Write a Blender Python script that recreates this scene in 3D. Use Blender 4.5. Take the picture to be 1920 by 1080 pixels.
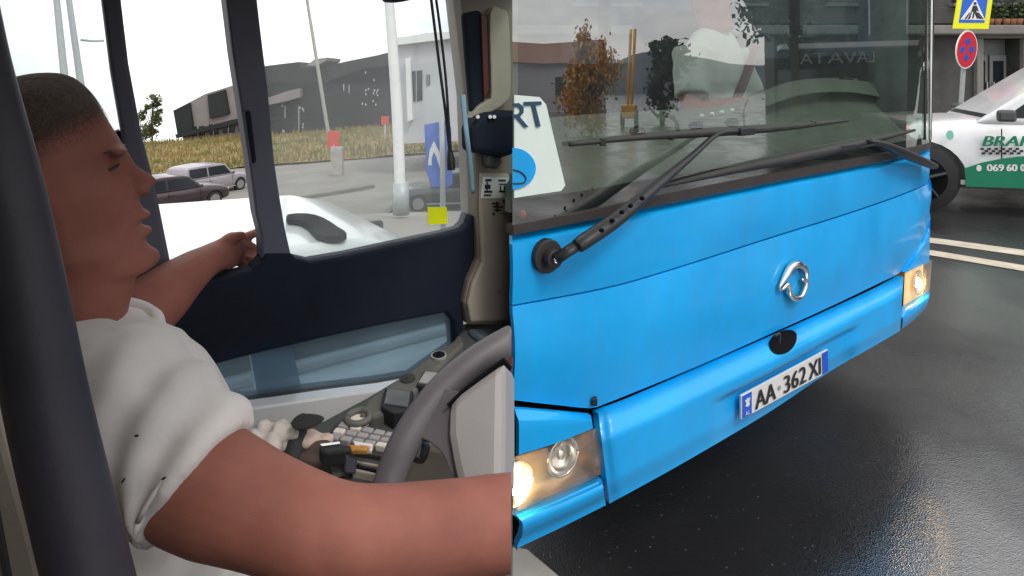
import bpy, bmesh, math, random
import numpy as np
from mathutils import Vector, Matrix
random.seed(7); np.random.seed(7)
for _o in list(bpy.data.objects): bpy.data.objects.remove(_o)
scene = bpy.context.scene
COL = scene.collection
# ------------------------------------------------------------------ camera
F = 1158.0; CX = 960.0; HY = 150.0; H = 1.35
cam_d = bpy.data.cameras.new('camera'); cam = bpy.data.objects.new('camera', cam_d); COL.objects.link(cam)
cam_d.sensor_width = 36; cam_d.lens = 36*F/1920; cam_d.shift_y = -(540-HY)/1920
cam_d.clip_start = 0.02; cam_d.clip_end = 3000
cam.location = (0, 0, H); cam.rotation_euler = (math.radians(90), 0, 0)
scene.camera = cam
# ------------------------------------------------------------------ sky, sun, exposure
SUN_EL, SUN_AZ = math.radians(52), math.radians(142)      # azimuth clockwise from +Y
W = bpy.data.worlds.new('World'); scene.world = W; W.use_nodes = True
nt = W.node_tree; nt.nodes.clear()
def wn(t, **k):
    n = nt.nodes.new(t)
    for a, b in k.items(): setattr(n, a, b)
    return n
sky = wn('ShaderNodeTexSky', sky_type='NISHITA', sun_disc=False)
sky.sun_elevation = SUN_EL; sky.sun_rotation = SUN_AZ; sky.air_density = 1.0; sky.dust_density = 3.0
tc = wn('ShaderNodeTexCoord'); mp = wn('ShaderNodeMapping'); mp.inputs['Scale'].default_value = (1.6, 1.6, 4.0)
nz = wn('ShaderNodeTexNoise'); nz.inputs['Scale'].default_value = 1.7; nz.inputs['Detail'].default_value = 7; nz.inputs['Roughness'].default_value = .58
rp = wn('ShaderNodeValToRGB'); rp.color_ramp.elements[0].position = .36; rp.color_ramp.elements[0].color = (8.0, 8.2, 8.7, 1)
rp.color_ramp.elements[1].position = .64; rp.color_ramp.elements[1].color = (13.5, 13.0, 12.4, 1)
mx = wn('ShaderNodeMix', data_type='RGBA'); mx.inputs[0].default_value = .86
bg = wn('ShaderNodeBackground'); bg.inputs['Strength'].default_value = .14
ow = wn('ShaderNodeOutputWorld')
L = nt.links.new
L(tc.outputs['Generated'], mp.inputs[0]); L(mp.outputs[0], nz.inputs['Vector']); L(nz.outputs[0], rp.inputs[0])
L(sky.outputs[0], mx.inputs[6]); L(rp.outputs[0], mx.inputs[7]); L(mx.outputs[2], bg.inputs[0]); L(bg.outputs[0], ow.inputs[0])
sun_d = bpy.data.lights.new('sun', 'SUN'); sun = bpy.data.objects.new('sun', sun_d); COL.objects.link(sun)
sun_d.energy = 1.3; sun_d.angle = math.radians(14); sun_d.color = (1, .95, .88)
sd = Vector((math.sin(SUN_AZ)*math.cos(SUN_EL), math.cos(SUN_AZ)*math.cos(SUN_EL), math.sin(SUN_EL)))
sun.rotation_euler = (-sd).to_track_quat('-Z', 'Y').to_euler(); sun.location = sd*50
scene.view_settings.view_transform = 'Standard'; scene.view_settings.look = 'None'
scene.view_settings.exposure = 0.0; scene.view_settings.gamma = 1
try:
    scene.cycles.max_bounces = 10; scene.cycles.transparent_max_bounces = 16; scene.cycles.caustics_reflective = False; scene.cycles.caustics_refractive = False
    scene.cycles.sample_clamp_indirect = 6
except Exception: pass
# ------------------------------------------------------------------ materials
def mat(name, col, rough=.6, metal=0., var=.12, scale=8., bump=0., bscale=60., spec=.5, coat=0., emit=None, es=0., sss=0., rvar=0., col2=None):
    m = bpy.data.materials.new(name); m.use_nodes = True
    n = m.node_tree; p = n.nodes['Principled BSDF']
    c = tuple(col)+(1,)
    p.inputs['Roughness'].default_value = rough; p.inputs['Metallic'].default_value = metal
    p.inputs['Specular IOR Level'].default_value = spec; p.inputs['Coat Weight'].default_value = coat
    p.inputs['Coat Roughness'].default_value = .06
    t = n.nodes.new('ShaderNodeTexCoord')
    z = n.nodes.new('ShaderNodeTexNoise'); z.inputs['Scale'].default_value = scale; z.inputs['Detail'].default_value = 6; z.inputs['Roughness'].default_value = .6
    n.links.new(t.outputs['Object'], z.inputs['Vector'])
    r = n.nodes.new('ShaderNodeValToRGB')
    r.color_ramp.elements[0].position = .3; r.color_ramp.elements[1].position = .7
    if col2 is None:
        r.color_ramp.elements[0].color = tuple(x*(1-var) for x in col)+(1,)
        r.color_ramp.elements[1].color = tuple(min(1, x*(1+var)) for x in col)+(1,)
    else:
        r.color_ramp.elements[0].color = c; r.color_ramp.elements[1].color = tuple(col2)+(1,)
    n.links.new(z.outputs[0], r.inputs[0]); n.links.new(r.outputs[0], p.inputs['Base Color'])
    if rvar:
        mr = n.nodes.new('ShaderNodeMapRange'); mr.inputs[1].default_value = .35; mr.inputs[2].default_value = .65
        mr.inputs[3].default_value = max(.02, rough-rvar); mr.inputs[4].default_value = min(1, rough+rvar)
        n.links.new(z.outputs[0], mr.inputs[0]); n.links.new(mr.outputs[0], p.inputs['Roughness'])
    if bump:
        z2 = n.nodes.new('ShaderNodeTexNoise'); z2.inputs['Scale'].default_value = bscale; z2.inputs['Detail'].default_value = 4
        n.links.new(t.outputs['Object'], z2.inputs['Vector'])
        b = n.nodes.new('ShaderNodeBump'); b.inputs['Strength'].default_value = bump; b.inputs['Distance'].default_value = .01
        n.links.new(z2.outputs[0], b.inputs['Height']); n.links.new(b.outputs[0], p.inputs['Normal'])
    if sss:
        p.inputs['Subsurface Weight'].default_value = sss; p.inputs['Subsurface Radius'].default_value = (.012, .005, .003); p.inputs['Subsurface Scale'].default_value = 1
    if emit:
        p.inputs['Emission Color'].default_value = tuple(emit)+(1,); p.inputs['Emission Strength'].default_value = es
    return m
def glass(name, tint, ior=1.5, dirt=0., dirtcol=(.8, .8, .8), rough=0., dscale=6.):
    m = bpy.data.materials.new(name); m.use_nodes = True; n = m.node_tree; n.nodes.clear()
    o = n.nodes.new('ShaderNodeOutputMaterial'); tr = n.nodes.new('ShaderNodeBsdfTransparent'); tr.inputs[0].default_value = tuple(tint)+(1,)
    g = n.nodes.new('ShaderNodeBsdfGlossy'); g.inputs['Roughness'].default_value = rough
    fr = n.nodes.new('ShaderNodeFresnel'); fr.inputs['IOR'].default_value = ior
    a = n.nodes.new('ShaderNodeMixShader')
    ge = n.nodes.new('ShaderNodeNewGeometry'); iv = n.nodes.new('ShaderNodeMath'); iv.operation = 'SUBTRACT'; iv.inputs[0].default_value = 1
    n.links.new(ge.outputs['Backfacing'], iv.inputs[1]); mu = n.nodes.new('ShaderNodeMath'); mu.operation = 'MULTIPLY'; n.links.new(fr.outputs[0], mu.inputs[0]); n.links.new(iv.outputs[0], mu.inputs[1])
    n.links.new(mu.outputs[0], a.inputs[0]); n.links.new(tr.outputs[0], a.inputs[1]); n.links.new(g.outputs[0], a.inputs[2])
    last = a
    if dirt:
        d = n.nodes.new('ShaderNodeBsdfDiffuse'); d.inputs[0].default_value = tuple(dirtcol)+(1,)
        tl = n.nodes.new('ShaderNodeBsdfTranslucent'); tl.inputs[0].default_value = tuple(dirtcol)+(1,)
        dd = n.nodes.new('ShaderNodeAddShader'); n.links.new(d.outputs[0], dd.inputs[0]); n.links.new(tl.outputs[0], dd.inputs[1])
        t = n.nodes.new('ShaderNodeTexCoord'); z = n.nodes.new('ShaderNodeTexNoise'); z.inputs['Scale'].default_value = dscale; z.inputs['Detail'].default_value = 5
        n.links.new(t.outputs['Object'], z.inputs['Vector'])
        mr = n.nodes.new('ShaderNodeMapRange'); mr.inputs[1].default_value = .3; mr.inputs[2].default_value = .75; mr.inputs[3].default_value = dirt*.55; mr.inputs[4].default_value = dirt*1.4
        n.links.new(z.outputs[0], mr.inputs[0])
        b = n.nodes.new('ShaderNodeMixShader'); n.links.new(mr.outputs[0], b.inputs[0]); n.links.new(a.outputs[0], b.inputs[1]); n.links.new(dd.outputs[0], b.inputs[2])
        last = b
    n.links.new(last.outputs[0], o.inputs[0]); return m
M = {}
M['blue'] = mat('bus_blue_paint', (.0, .40, .93), .42, var=.10, scale=5, coat=.35, bump=.03, bscale=7, rvar=.10)
def film(m):
    # thin dried road film and streaks over the paint
    n = m.node_tree; p = n.nodes['Principled BSDF']; t = n.nodes.new('ShaderNodeTexCoord'); mp_ = n.nodes.new('ShaderNodeMapping'); mp_.inputs['Scale'].default_value = (9, 9, 1.6)
    z = n.nodes.new('ShaderNodeTexNoise'); z.inputs['Scale'].default_value = 2.2; z.inputs['Detail'].default_value = 9; z.inputs['Roughness'].default_value = .7
    n.links.new(t.outputs['Object'], mp_.inputs[0]); n.links.new(mp_.outputs[0], z.inputs['Vector'])
    mr = n.nodes.new('ShaderNodeMapRange'); mr.inputs[1].default_value = .45; mr.inputs[2].default_value = .8; mr.inputs[3].default_value = 0; mr.inputs[4].default_value = .16; n.links.new(z.outputs[0], mr.inputs[0])
    mc = n.nodes.new('ShaderNodeMix'); mc.data_type = 'RGBA'; mc.inputs[7].default_value = (.10, .24, .42, 1); src = p.inputs['Base Color'].links[0].from_socket
    n.links.new(mr.outputs[0], mc.inputs[0]); n.links.new(src, mc.inputs[6]); n.links.new(mc.outputs[2], p.inputs['Base Color'])
film(M['blue'])
M['black'] = mat('black_plastic', (.018, .019, .022), .45, var=.2, scale=30, bump=.1, bscale=300)
M['rubber'] = mat('rubber', (.03, .028, .028), .6, var=.2, scale=20)
M['trimgrey'] = mat('grey_rubber_trim', (.036, .031, .031), .55, var=.2, scale=14)
M['void'] = mat('dark_recess', (.006, .007, .009), .9, spec=.1)
M['wind'] = glass('windscreen_glass', (.62, .71, .67), 3.9, .015, (.6, .65, .62), dscale=9)
M['pane'] = glass('dusty_side_glass', (.93, .96, .96), 1.45, .05, (.95, .96, .98), dscale=3)
M['pane2'] = glass('blue_tinted_glass', (.50, .60, .67), 1.45, .09, (.50, .62, .70), dscale=5)
M['lens'] = glass('lamp_lens', (.96, .94, .90), 1.7, .05, (.9, .85, .8), dscale=20)
M['carglass'] = mat('car_glass', (.02, .025, .028), .12, var=.1, spec=.25)
M['chrome'] = mat('chrome', (.75, .75, .76), .18, 1, var=.1, scale=20)
M['reflector'] = mat('lamp_reflector', (.74, .52, .32), .22, .65, var=.2, scale=30)
M['lamp'] = mat('lit_bulb', (1, .8, .5), .5, emit=(1, .62, .22), es=60)
M['lamp2'] = mat('lit_side_lamp', (1, .8, .55), .4, emit=(1, .5, .14), es=1.1, var=.2, scale=40)
M['plate'] = mat('plate_white', (.74, .74, .72), .35, var=.04)
M['plateblue'] = mat('plate_blue', (.01, .10, .62), .35)
M['ink'] = mat('black_ink', (.015, .015, .02), .5)
M['white'] = mat('white_paint', (.78, .79, .80), .25, var=.05, scale=4, coat=.5)
M['whitem'] = mat('white_matte', (.80, .80, .79), .6, var=.06)
M['green'] = mat('green_vinyl', (.0, .20, .105), .4, var=.06)
M['dash'] = mat('dash_grey_green', (.13, .142, .118), .75, var=.15, scale=5, bump=.15, bscale=200)
M['cabdash'] = mat('cab_dash_grey', (.075, .08, .08), .7, var=.15, scale=6, bump=.12, bscale=200)
M['dashdark'] = mat('dash_dark', (.045, .05, .05), .6, var=.2, scale=9, bump=.1, bscale=200)
M['navy'] = mat('dark_navy_panel', (.012, .016, .028), .75, var=.25, scale=6, bump=.08, bscale=140, spec=.15)
M['pillar'] = mat('charcoal_pillar', (.085, .09, .125), .6, var=.15, scale=6, bump=.05, bscale=140)
M['post'] = mat('charcoal_post', (.044, .042, .054), .5, var=.3, scale=9, bump=.05, bscale=140, spec=.3)
M['beige'] = mat('beige_trim', (.40, .36, .30), .6, var=.1, scale=5, bump=.05, bscale=150)
M['taupe'] = mat('taupe_trim', (.23, .20, .165), .65, var=.1, scale=5)
M['wheelgrey'] = mat('wheel_grey', (.13, .12, .13), .5, var=.15, scale=14, bump=.05, bscale=250)
M['hub'] = mat('light_grey_hub', (.36, .345, .345), .55, var=.06, scale=10, bump=.04, bscale=300)
M['skin'] = mat('skin', (.25, .094, .072), .6, col2=(.36, .14, .105), scale=11, bump=.05, bscale=500, sss=.12, spec=.25)
def hair_mat():
    m = mat('short_grey_hair', (.10, .075, .058), .8, var=.4, scale=160, bump=.6, bscale=420)
    n = m.node_tree; p = n.nodes['Principled BSDF']; o = n.nodes['Material Output']
    at = n.nodes.new('ShaderNodeAttribute'); at.attribute_name = 'fade'
    t = n.nodes.new('ShaderNodeTexCoord'); z = n.nodes.new('ShaderNodeTexNoise'); z.inputs['Scale'].default_value = 380; z.inputs['Detail'].default_value = 2; n.links.new(t.outputs['Object'], z.inputs['Vector'])
    ad = n.nodes.new('ShaderNodeMath'); ad.operation = 'ADD'; n.links.new(at.outputs['Fac'], ad.inputs[0]); n.links.new(z.outputs[0], ad.inputs[1])
    mr = n.nodes.new('ShaderNodeMapRange'); mr.inputs[1].default_value = .55; mr.inputs[2].default_value = 1.25; n.links.new(ad.outputs[0], mr.inputs[0])
    tr = n.nodes.new('ShaderNodeBsdfTransparent'); mx_ = n.nodes.new('ShaderNodeMixShader')
    n.links.new(mr.outputs[0], mx_.inputs[0]); n.links.new(tr.outputs[0], mx_.inputs[1]); n.links.new(p.outputs[0], mx_.inputs[2]); n.links.new(mx_.outputs[0], o.inputs[0])
    return m
M['hair'] = hair_mat(); M['brow'] = mat('brow_hair', (.06, .05, .04), .8, var=.4, scale=200)
M['shirt'] = mat('white_shirt', (.70, .67, .645), .85, var=.05, scale=9, bump=.25, bscale=18, spec=.2)
M['trousers'] = mat('dark_trousers', (.02, .022, .035), .9, var=.2, scale=40)
M['cordblue'] = mat('pale_blue_strap', (.26, .44, .58), .6, var=.15, scale=20)
M['maroon'] = mat('maroon_strip', (.10, .018, .02), .5)
M['yellow'] = mat('yellow_note', (.82, .92, .0), .7, var=.08, scale=12)
M['red'] = mat('red_plastic', (.62, .07, .05), .5, var=.15, scale=20)
M['signyellow'] = mat('sign_yellow', (.86, .86, .0), .4, var=.03)
M['signblue'] = mat('sign_blue', (.01, .12, .62), .4, var=.06)
M['signred'] = mat('sign_red', (.68, .03, .05), .4, var=.05)
M['steel'] = mat('galvanised_steel', (.42, .44, .45), .5, .3, var=.15, scale=12)
M['tyre'] = mat('tyre', (.018, .018, .02), .75, var=.2, scale=40)
M['rim'] = mat('wheel_rim', (.40, .41, .42), .35, .6, var=.2, scale=20)
M['darkrim'] = mat('dark_wheel_rim', (.06, .07, .07), .4, .5, var=.2, scale=20)
M['carblack'] = mat('black_car_paint', (.05, .055, .055), .25, coat=.5)
M['carmaroon'] = mat('dark_maroon_paint', (.045, .03, .036), .3, coat=.4)
M['carsilver'] = mat('silver_car_paint', (.30, .28, .31), .3, coat=.4)
M['taillamp'] = mat('tail_lamp', (.7, .05, .06), .3, emit=(1, .08, .1), es=.8)
M['paper'] = mat('crumpled_tissue', (.72, .66, .60), .9, var=.12, scale=20, bump=.4, bscale=40)
M['khaki'] = mat('khaki_plastic', (.12, .118, .105), .55, var=.15, scale=20)
M['button'] = mat('switch_grey', (.33, .33, .34), .5, var=.2, scale=40)
M['wall'] = mat('dark_stone', (.055, .056, .055), .8, var=.35, scale=2.2, bump=.4, bscale=12)
M['stone'] = mat('pale_stone_frame', (.20, .195, .185), .75, var=.15, scale=4, bump=.1, bscale=30)
M['doorgrey'] = mat('grey_metal_door', (.24, .25, .26), .45, .2, var=.1, scale=5)
M['winddark'] = mat('dark_window', (.018, .024, .03), .06, var=.4, scale=2, spec=.7)
M['bldgdark'] = mat('dark_cladding', (.013, .016, .018), .75, var=.35, scale=.25, bump=.1, bscale=3)
M['bldgmid'] = mat('grey_cladding', (.23, .21, .21), .8, var=.25, scale=.18)
M['bldgwhite'] = mat('pale_render', (.55, .55, .57), .85, var=.1, scale=.4)
M['concrete'] = mat('concrete', (.40, .385, .35), .9, var=.18, scale=3, bump=.2, bscale=40)
M['kerb'] = mat('kerb_grey', (.17, .165, .16), .9, var=.2, scale=4, bump=.3, bscale=30)
M['lroad'] = mat('pale_dry_road', (.24, .225, .205), .95, var=.16, scale=.5, bump=.2, bscale=20)
M['drygrass'] = mat('dry_grass', (.30, .22, .09), .95, col2=(.17, .16, .055), scale=.35)
M['leaf'] = mat('green_leaf', (.045, .075, .022), .7, col2=(.10, .13, .04), scale=1.3)
M['leafauto'] = mat('autumn_leaf', (.50, .20, .02), .7, col2=(.62, .33, .04), scale=1.3)
M['leafdark'] = mat('dark_leaf', (.022, .035, .018), .7, col2=(.05, .07, .03), scale=1.3)
M['bark'] = mat('bark', (.07, .055, .04), .9, var=.3, scale=14, bump=.5, bscale=40)
M['hill'] = mat('hill_scrub', (.06, .08, .09), .95, var=.3, scale=.03)
M['marking'] = mat('worn_road_paint', (.52, .47, .38), .6, var=.25, scale=5, bump=.1, bscale=80)
def wet_asphalt():
    m = mat('wet_asphalt', (.022, .022, .024), .3, var=.3, scale=1.1)
    n = m.node_tree; p = n.nodes['Principled BSDF']; t = n.nodes.new('ShaderNodeTexCoord')
    v = n.nodes.new('ShaderNodeTexVoronoi'); v.inputs['Scale'].default_value = 230
    n.links.new(t.outputs['Object'], v.inputs['Vector'])
    z = n.nodes.new('ShaderNodeTexNoise'); z.inputs['Scale'].default_value = 55; z.inputs['Detail'].default_value = 5
    n.links.new(t.outputs['Object'], z.inputs['Vector'])
    ad = n.nodes.new('ShaderNodeMath'); ad.operation = 'ADD'; n.links.new(v.outputs['Distance'], ad.inputs[0]); n.links.new(z.outputs[0], ad.inputs[1])
    b = n.nodes.new('ShaderNodeBump'); b.inputs['Strength'].default_value = .30; b.inputs['Distance'].default_value = .005
    n.links.new(ad.outputs[0], b.inputs['Height']); n.links.new(b.outputs[0], p.inputs['Normal'])
    z3 = n.nodes.new('ShaderNodeTexNoise'); z3.inputs['Scale'].default_value = .9; z3.inputs['Detail'].default_value = 6; n.links.new(t.outputs['Object'], z3.inputs['Vector'])
    mr = n.nodes.new('ShaderNodeMapRange'); mr.inputs[1].default_value = .4; mr.inputs[2].default_value = .62; mr.inputs[3].default_value = .12; mr.inputs[4].default_value = .36
    n.links.new(z3.outputs[0], mr.inputs[0]); n.links.new(mr.outputs[0], p.inputs['Roughness'])
    # water film lying in patches
    p.inputs['Coat IOR'].default_value = 2.9; p.inputs['Coat Roughness'].default_value = .13
    m2 = n.nodes.new('ShaderNodeMapRange'); m2.inputs[1].default_value = .38; m2.inputs[2].default_value = .60; m2.inputs[3].default_value = 1.0; m2.inputs[4].default_value = .18
    n.links.new(z3.outputs[0], m2.inputs[0]); n.links.new(m2.outputs[0], p.inputs['Coat Weight'])
    b2 = n.nodes.new('ShaderNodeBump'); b2.inputs['Strength'].default_value = .13; b2.inputs['Distance'].default_value = .004
    n.links.new(ad.outputs[0], b2.inputs['Height']); n.links.new(b2.outputs[0], p.inputs['Coat Normal'])
    # pale stone chips
    z4 = n.nodes.new('ShaderNodeTexVoronoi'); z4.inputs['Scale'].default_value = 42; n.links.new(t.outputs['Object'], z4.inputs['Vector'])
    lt = n.nodes.new('ShaderNodeMath'); lt.operation = 'LESS_THAN'; lt.inputs[1].default_value = .1; n.links.new(z4.outputs['Distance'], lt.inputs[0])
    sp = n.nodes.new('ShaderNodeSeparateColor'); n.links.new(z4.outputs['Color'], sp.inputs[0])
    g2 = n.nodes.new('ShaderNodeMath'); g2.operation = 'GREATER_THAN'; g2.inputs[1].default_value = .45; n.links.new(sp.outputs[0], g2.inputs[0])
    mu = n.nodes.new('ShaderNodeMath'); mu.operation = 'MULTIPLY'; n.links.new(lt.outputs[0], mu.inputs[0]); n.links.new(g2.outputs[0], mu.inputs[1])
    mc = n.nodes.new('ShaderNodeMix'); mc.data_type = 'RGBA'; mc.inputs[7].default_value = (.13, .125, .115, 1)
    src = p.inputs['Base Color'].links[0].from_socket
    n.links.new(mu.outputs[0], mc.inputs[0]); n.links.new(src, mc.inputs[6]); n.links.new(mc.outputs[2], p.inputs['Base Color'])
    return m
M['asphalt'] = wet_asphalt()
# ------------------------------------------------------------------ helpers
def V(px, py, d): return Vector(((px-CX)/F*d, d, H-(py-HY)/F*d))
def tag(o, label=None, cat=None, group=None, kind=None):
    for k, v in (('label', label), ('category', cat), ('group', group), ('kind', kind)):
        if v: o[k] = v
    return o
def mk(name, vs, fs, m, parent=None, smooth=False):
    me = bpy.data.meshes.new(name); me.from_pydata([tuple(v) for v in vs], [], fs); me.update()
    bm = bmesh.new(); bm.from_mesh(me); bmesh.ops.recalc_face_normals(bm, faces=bm.faces); bm.to_mesh(me); bm.free()
    if m: me.materials.append(m)
    if smooth: me.shade_smooth()
    o = bpy.data.objects.new(name, me); COL.objects.link(o)
    if parent: setpar(o, parent)
    return o
def wmat(o):
    return (wmat(o.parent) @ o.matrix_parent_inverse if o.parent else Matrix()) @ o.matrix_basis
def setpar(o, p):
    o.parent = p; o.matrix_parent_inverse = wmat(p).inverted()
def empty(name, loc, label, cat, group=None):
    o = bpy.data.objects.new(name, None); COL.objects.link(o); o.location = loc; o.empty_display_size = .1
    return tag(o, label, cat, group)
def bevel(o, w, seg=2, ang=35):
    b = o.modifiers.new('bevel', 'BEVEL'); b.width = w; b.segments = seg; b.limit_method = 'ANGLE'; b.angle_limit = math.radians(ang); return o
def catmull(pts, n=8, closed=False):
    P = [np.array(p, float) for p in pts]; out = []
    m = len(P)
    rng = range(m if closed else m-1)
    for i in rng:
        if closed: p0, p1, p2, p3 = P[(i-1) % m], P[i], P[(i+1) % m], P[(i+2) % m]
        else: p0, p1, p2, p3 = P[max(i-1, 0)], P[i], P[i+1], P[min(i+2, m-1)]
        for k in range(n):
            t = k/n
            out.append(.5*((2*p1)+(-p0+p2)*t+(2*p0-5*p1+4*p2-p3)*t*t+(-p0+3*p1-3*p2+p3)*t**3))
    if not closed: out.append(P[-1])
    return out
def tube_geo(pts, rad, n=12, sm=5, squash=1., ref=None, caps=True):
    """pts: list of Vector; rad: list of radii. Returns verts, faces of a closed tapered tube."""
    data = [list(p)+[r] for p, r in zip(pts, rad)]
    data = catmull(data, sm) if sm > 1 and len(data) > 2 else [np.array(d, float) for d in data]
    vs, fs = [], []
    P = [Vector(d[:3]) for d in data]; R = [d[3] for d in data]
    up = ref or Vector((0, 0, 1))
    prev = None
    for i, p in enumerate(P):
        t = (P[min(i+1, len(P)-1)]-P[max(i-1, 0)]).normalized()
        if prev is None:
            a = t.cross(up)
            if a.length < .1: a = t.cross(Vector((1, 0, 0)))
            a.normalize()
        else:
            a = (prev-t*prev.dot(t)).normalized()
        prev = a; b = t.cross(a)
        for k in range(n):
            an = 2*math.pi*k/n
            vs.append(p+(a*math.cos(an)+b*math.sin(an)*squash)*R[i])
    m = len(P)
    for i in range(m-1):
        for k in range(n):
            fs.append((i*n+k, i*n+(k+1) % n, (i+1)*n+(k+1) % n, (i+1)*n+k))
    if caps:
        fs.append(tuple(range(n-1, -1, -1))); fs.append(tuple((m-1)*n+k for k in range(n)))
    return vs, fs
def tube(name, pts, rad, m, parent=None, n=12, sm=5, squash=1., ref=None):
    if not hasattr(rad, '__len__'): rad = [rad]*len(pts)
    v, f = tube_geo([Vector(p) for p in pts], rad, n, sm, squash, ref)
    return mk(name, v, f, m, parent, True)
def sphere_geo(c, r, ax=None, nu=16, nv=10):
    """ellipsoid: r = 3 radii along 3 axes ax"""
    ax = ax or (Vector((1, 0, 0)), Vector((0, 1, 0)), Vector((0, 0, 1)))
    vs, fs = [], []
    for j in range(1, nv):
        ph = math.pi*j/nv
        for i in range(nu):
            th = 2*math.pi*i/nu
            vs.append(Vector(c)+ax[0]*r[0]*math.sin(ph)*math.cos(th)+ax[1]*r[1]*math.sin(ph)*math.sin(th)+ax[2]*r[2]*math.cos(ph))
    a = len(vs); vs.append(Vector(c)+ax[2]*r[2]); vs.append(Vector(c)-ax[2]*r[2])
    for j in range(nv-2):
        for i in range(nu):
            fs.append((j*nu+i, j*nu+(i+1) % nu, (j+1)*nu+(i+1) % nu, (j+1)*nu+i))
    for i in range(nu):
        fs.append((a, (i+1) % nu, i)); fs.append((a+1, (nv-2)*nu+i, (nv-2)*nu+(i+1) % nu))
    return vs, fs
def joingeo(gs):
    vs, fs = [], []
    for v, f in gs:
        k = len(vs); vs += list(v); fs += [tuple(i+k for i in q) for q in f]
    return vs, fs
def box_geo(c, s, R=None):
    vs = []
    for x in (-.5, .5):
        for y in (-.5, .5):
            for z in (-.5, .5):
                p = Vector((x*s[0], y*s[1], z*s[2]))
                if R is not None: p = R @ p
                vs.append(Vector(c)+p)
    return vs, [(0, 1, 3, 2), (4, 6, 7, 5), (0, 4, 5, 1), (2, 3, 7, 6), (0, 2, 6, 4), (1, 5, 7, 3)]
def box(name, c, s, m, parent=None, R=None, bv=0):
    v, f = box_geo(c, s, R); o = mk(name, v, f, m, parent)
    if bv: bevel(o, bv)
    return o
class Plane:
    def __init__(s, p, n): s.p = Vector(p); s.n = Vector(n).normalized()
    def hit(s, px, py, off=0):
        r = Vector(((px-CX)/F, 1, -(py-HY)/F)); o = Vector((0, 0, H))
        return o+r*((s.p+s.n*off-o).dot(s.n)/r.dot(s.n))
def prism(name, poly, pl, o1, o2, m, parent=None, sm=0, closed=True, bv=0):
    """pixel polygon laid on a plane and given real thickness between offsets o1 (front) and o2 (back) along the plane normal"""
    if sm: poly = [tuple(q) for q in catmull(poly, sm, True)]
    a = [pl.hit(x, y) for x, y in poly]
    vs = [p+pl.n*o1 for p in a]+[p+pl.n*o2 for p in a]; n = len(a)
    fs = [tuple(range(n)), tuple(range(2*n-1, n-1, -1))]+[(i, (i+1) % n, n+(i+1) % n, n+i) for i in range(n)]
    o = mk(name, vs, fs, m, parent)
    if bv: bevel(o, bv)
    return o
def poly3(name, pts, nrm, t, m, parent=None, bv=0):
    """3-D polygon with thickness t behind it along -nrm"""
    nrm = Vector(nrm).normalized(); n = len(pts)
    vs = [Vector(p) for p in pts]+[Vector(p)-nrm*t for p in pts]
    fs = [tuple(range(n)), tuple(range(2*n-1, n-1, -1))]+[(i, (i+1) % n, n+(i+1) % n, n+i) for i in range(n)]
    o = mk(name, vs, fs, m, parent)
    if bv: bevel(o, bv)
    return o
_tc = {}
def text_geo(s, shear=0.):
    k = (s, shear)
    if k in _tc: return _tc[k]
    c = bpy.data.curves.new('t', 'FONT'); c.body = s; c.shear = shear; c.resolution_u = 3
    o = bpy.data.objects.new('t', c); COL.objects.link(o)
    dg = bpy.context.evaluated_depsgraph_get(); dg.update()
    me = bpy.data.meshes.new_from_object(o.evaluated_get(dg))
    vs = np.array([v.co[:2] for v in me.vertices]); fs = [tuple(p.vertices) for p in me.polygons]
    bpy.data.objects.remove(o); bpy.data.meshes.remove(me)
    lo, hi = vs.min(0), vs.max(0); vs = (vs-lo)/(hi-lo)
    _tc[k] = (vs, fs); return _tc[k]
def text_quad(name, s, q, m, parent, shear=0., bold=0.):
    """lettering as mesh stretched over the 3-D quad q = BL, BR, TR, TL"""
    vs, fs = text_geo(s, shear); q = [Vector(p) for p in q]
    out = []
    for u, v in vs: out.append(q[0]*(1-u)*(1-v)+q[1]*u*(1-v)+q[2]*u*v+q[3]*(1-u)*v)
    o = mk(name, out, fs, m, parent)
    nn = (q[1]-q[0]).cross(q[3]-q[0]).normalized()
    if bold:
        extra = []
        ud = (q[1]-q[0]).normalized()*bold
        vs2 = [p+ud+nn*.0003 for p in out]; k = len(out)
        me = o.data; me.clear_geometry(); me.from_pydata([tuple(p) for p in out+vs2], [], fs+[tuple(i+k for i in f) for f in fs]); me.update()
    return o
def remesh(name, geo, m, voxel, parent=None, smooth=6, disp=None, bisect=True):
    vs, fs = geo
    tmp = mk('tmp', vs, fs, None)
    r = tmp.modifiers.new('r', 'REMESH'); r.mode = 'VOXEL'; r.voxel_size = voxel
    s = tmp.modifiers.new('s', 'SMOOTH'); s.iterations = smooth; s.factor = .5
    dg = bpy.context.evaluated_depsgraph_get(); dg.update()
    me = bpy.data.meshes.new_from_object(tmp.evaluated_get(dg)); me.name = name
    bpy.data.meshes.remove(tmp.data)
    bm = bmesh.new(); bm.from_mesh(me)
    if disp:
        bm.normal_update()
        for v in bm.verts: v.co += v.normal*disp(v.co)
    if bisect:
        g = bmesh.ops.bisect_plane(bm, geom=bm.verts[:]+bm.edges[:]+bm.faces[:], plane_co=(-.001, 0, 0), plane_no=(1, 0, 0), clear_outer=True)
        ed = [e for e in g['geom_cut'] if isinstance(e, bmesh.types.BMEdge)]
        if ed: bmesh.ops.holes_fill(bm, edges=ed)
    bm.to_mesh(me); bm.free(); me.materials.clear(); me.materials.append(m); me.shade_smooth()
    o = bpy.data.objects.new(name, me); COL.objects.link(o)
    if parent: setpar(o, parent)
    return o
def sstep(a, b, x):
    t = min(1, max(0, (x-a)/(b-a))); return t*t*(3-2*t)
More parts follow.
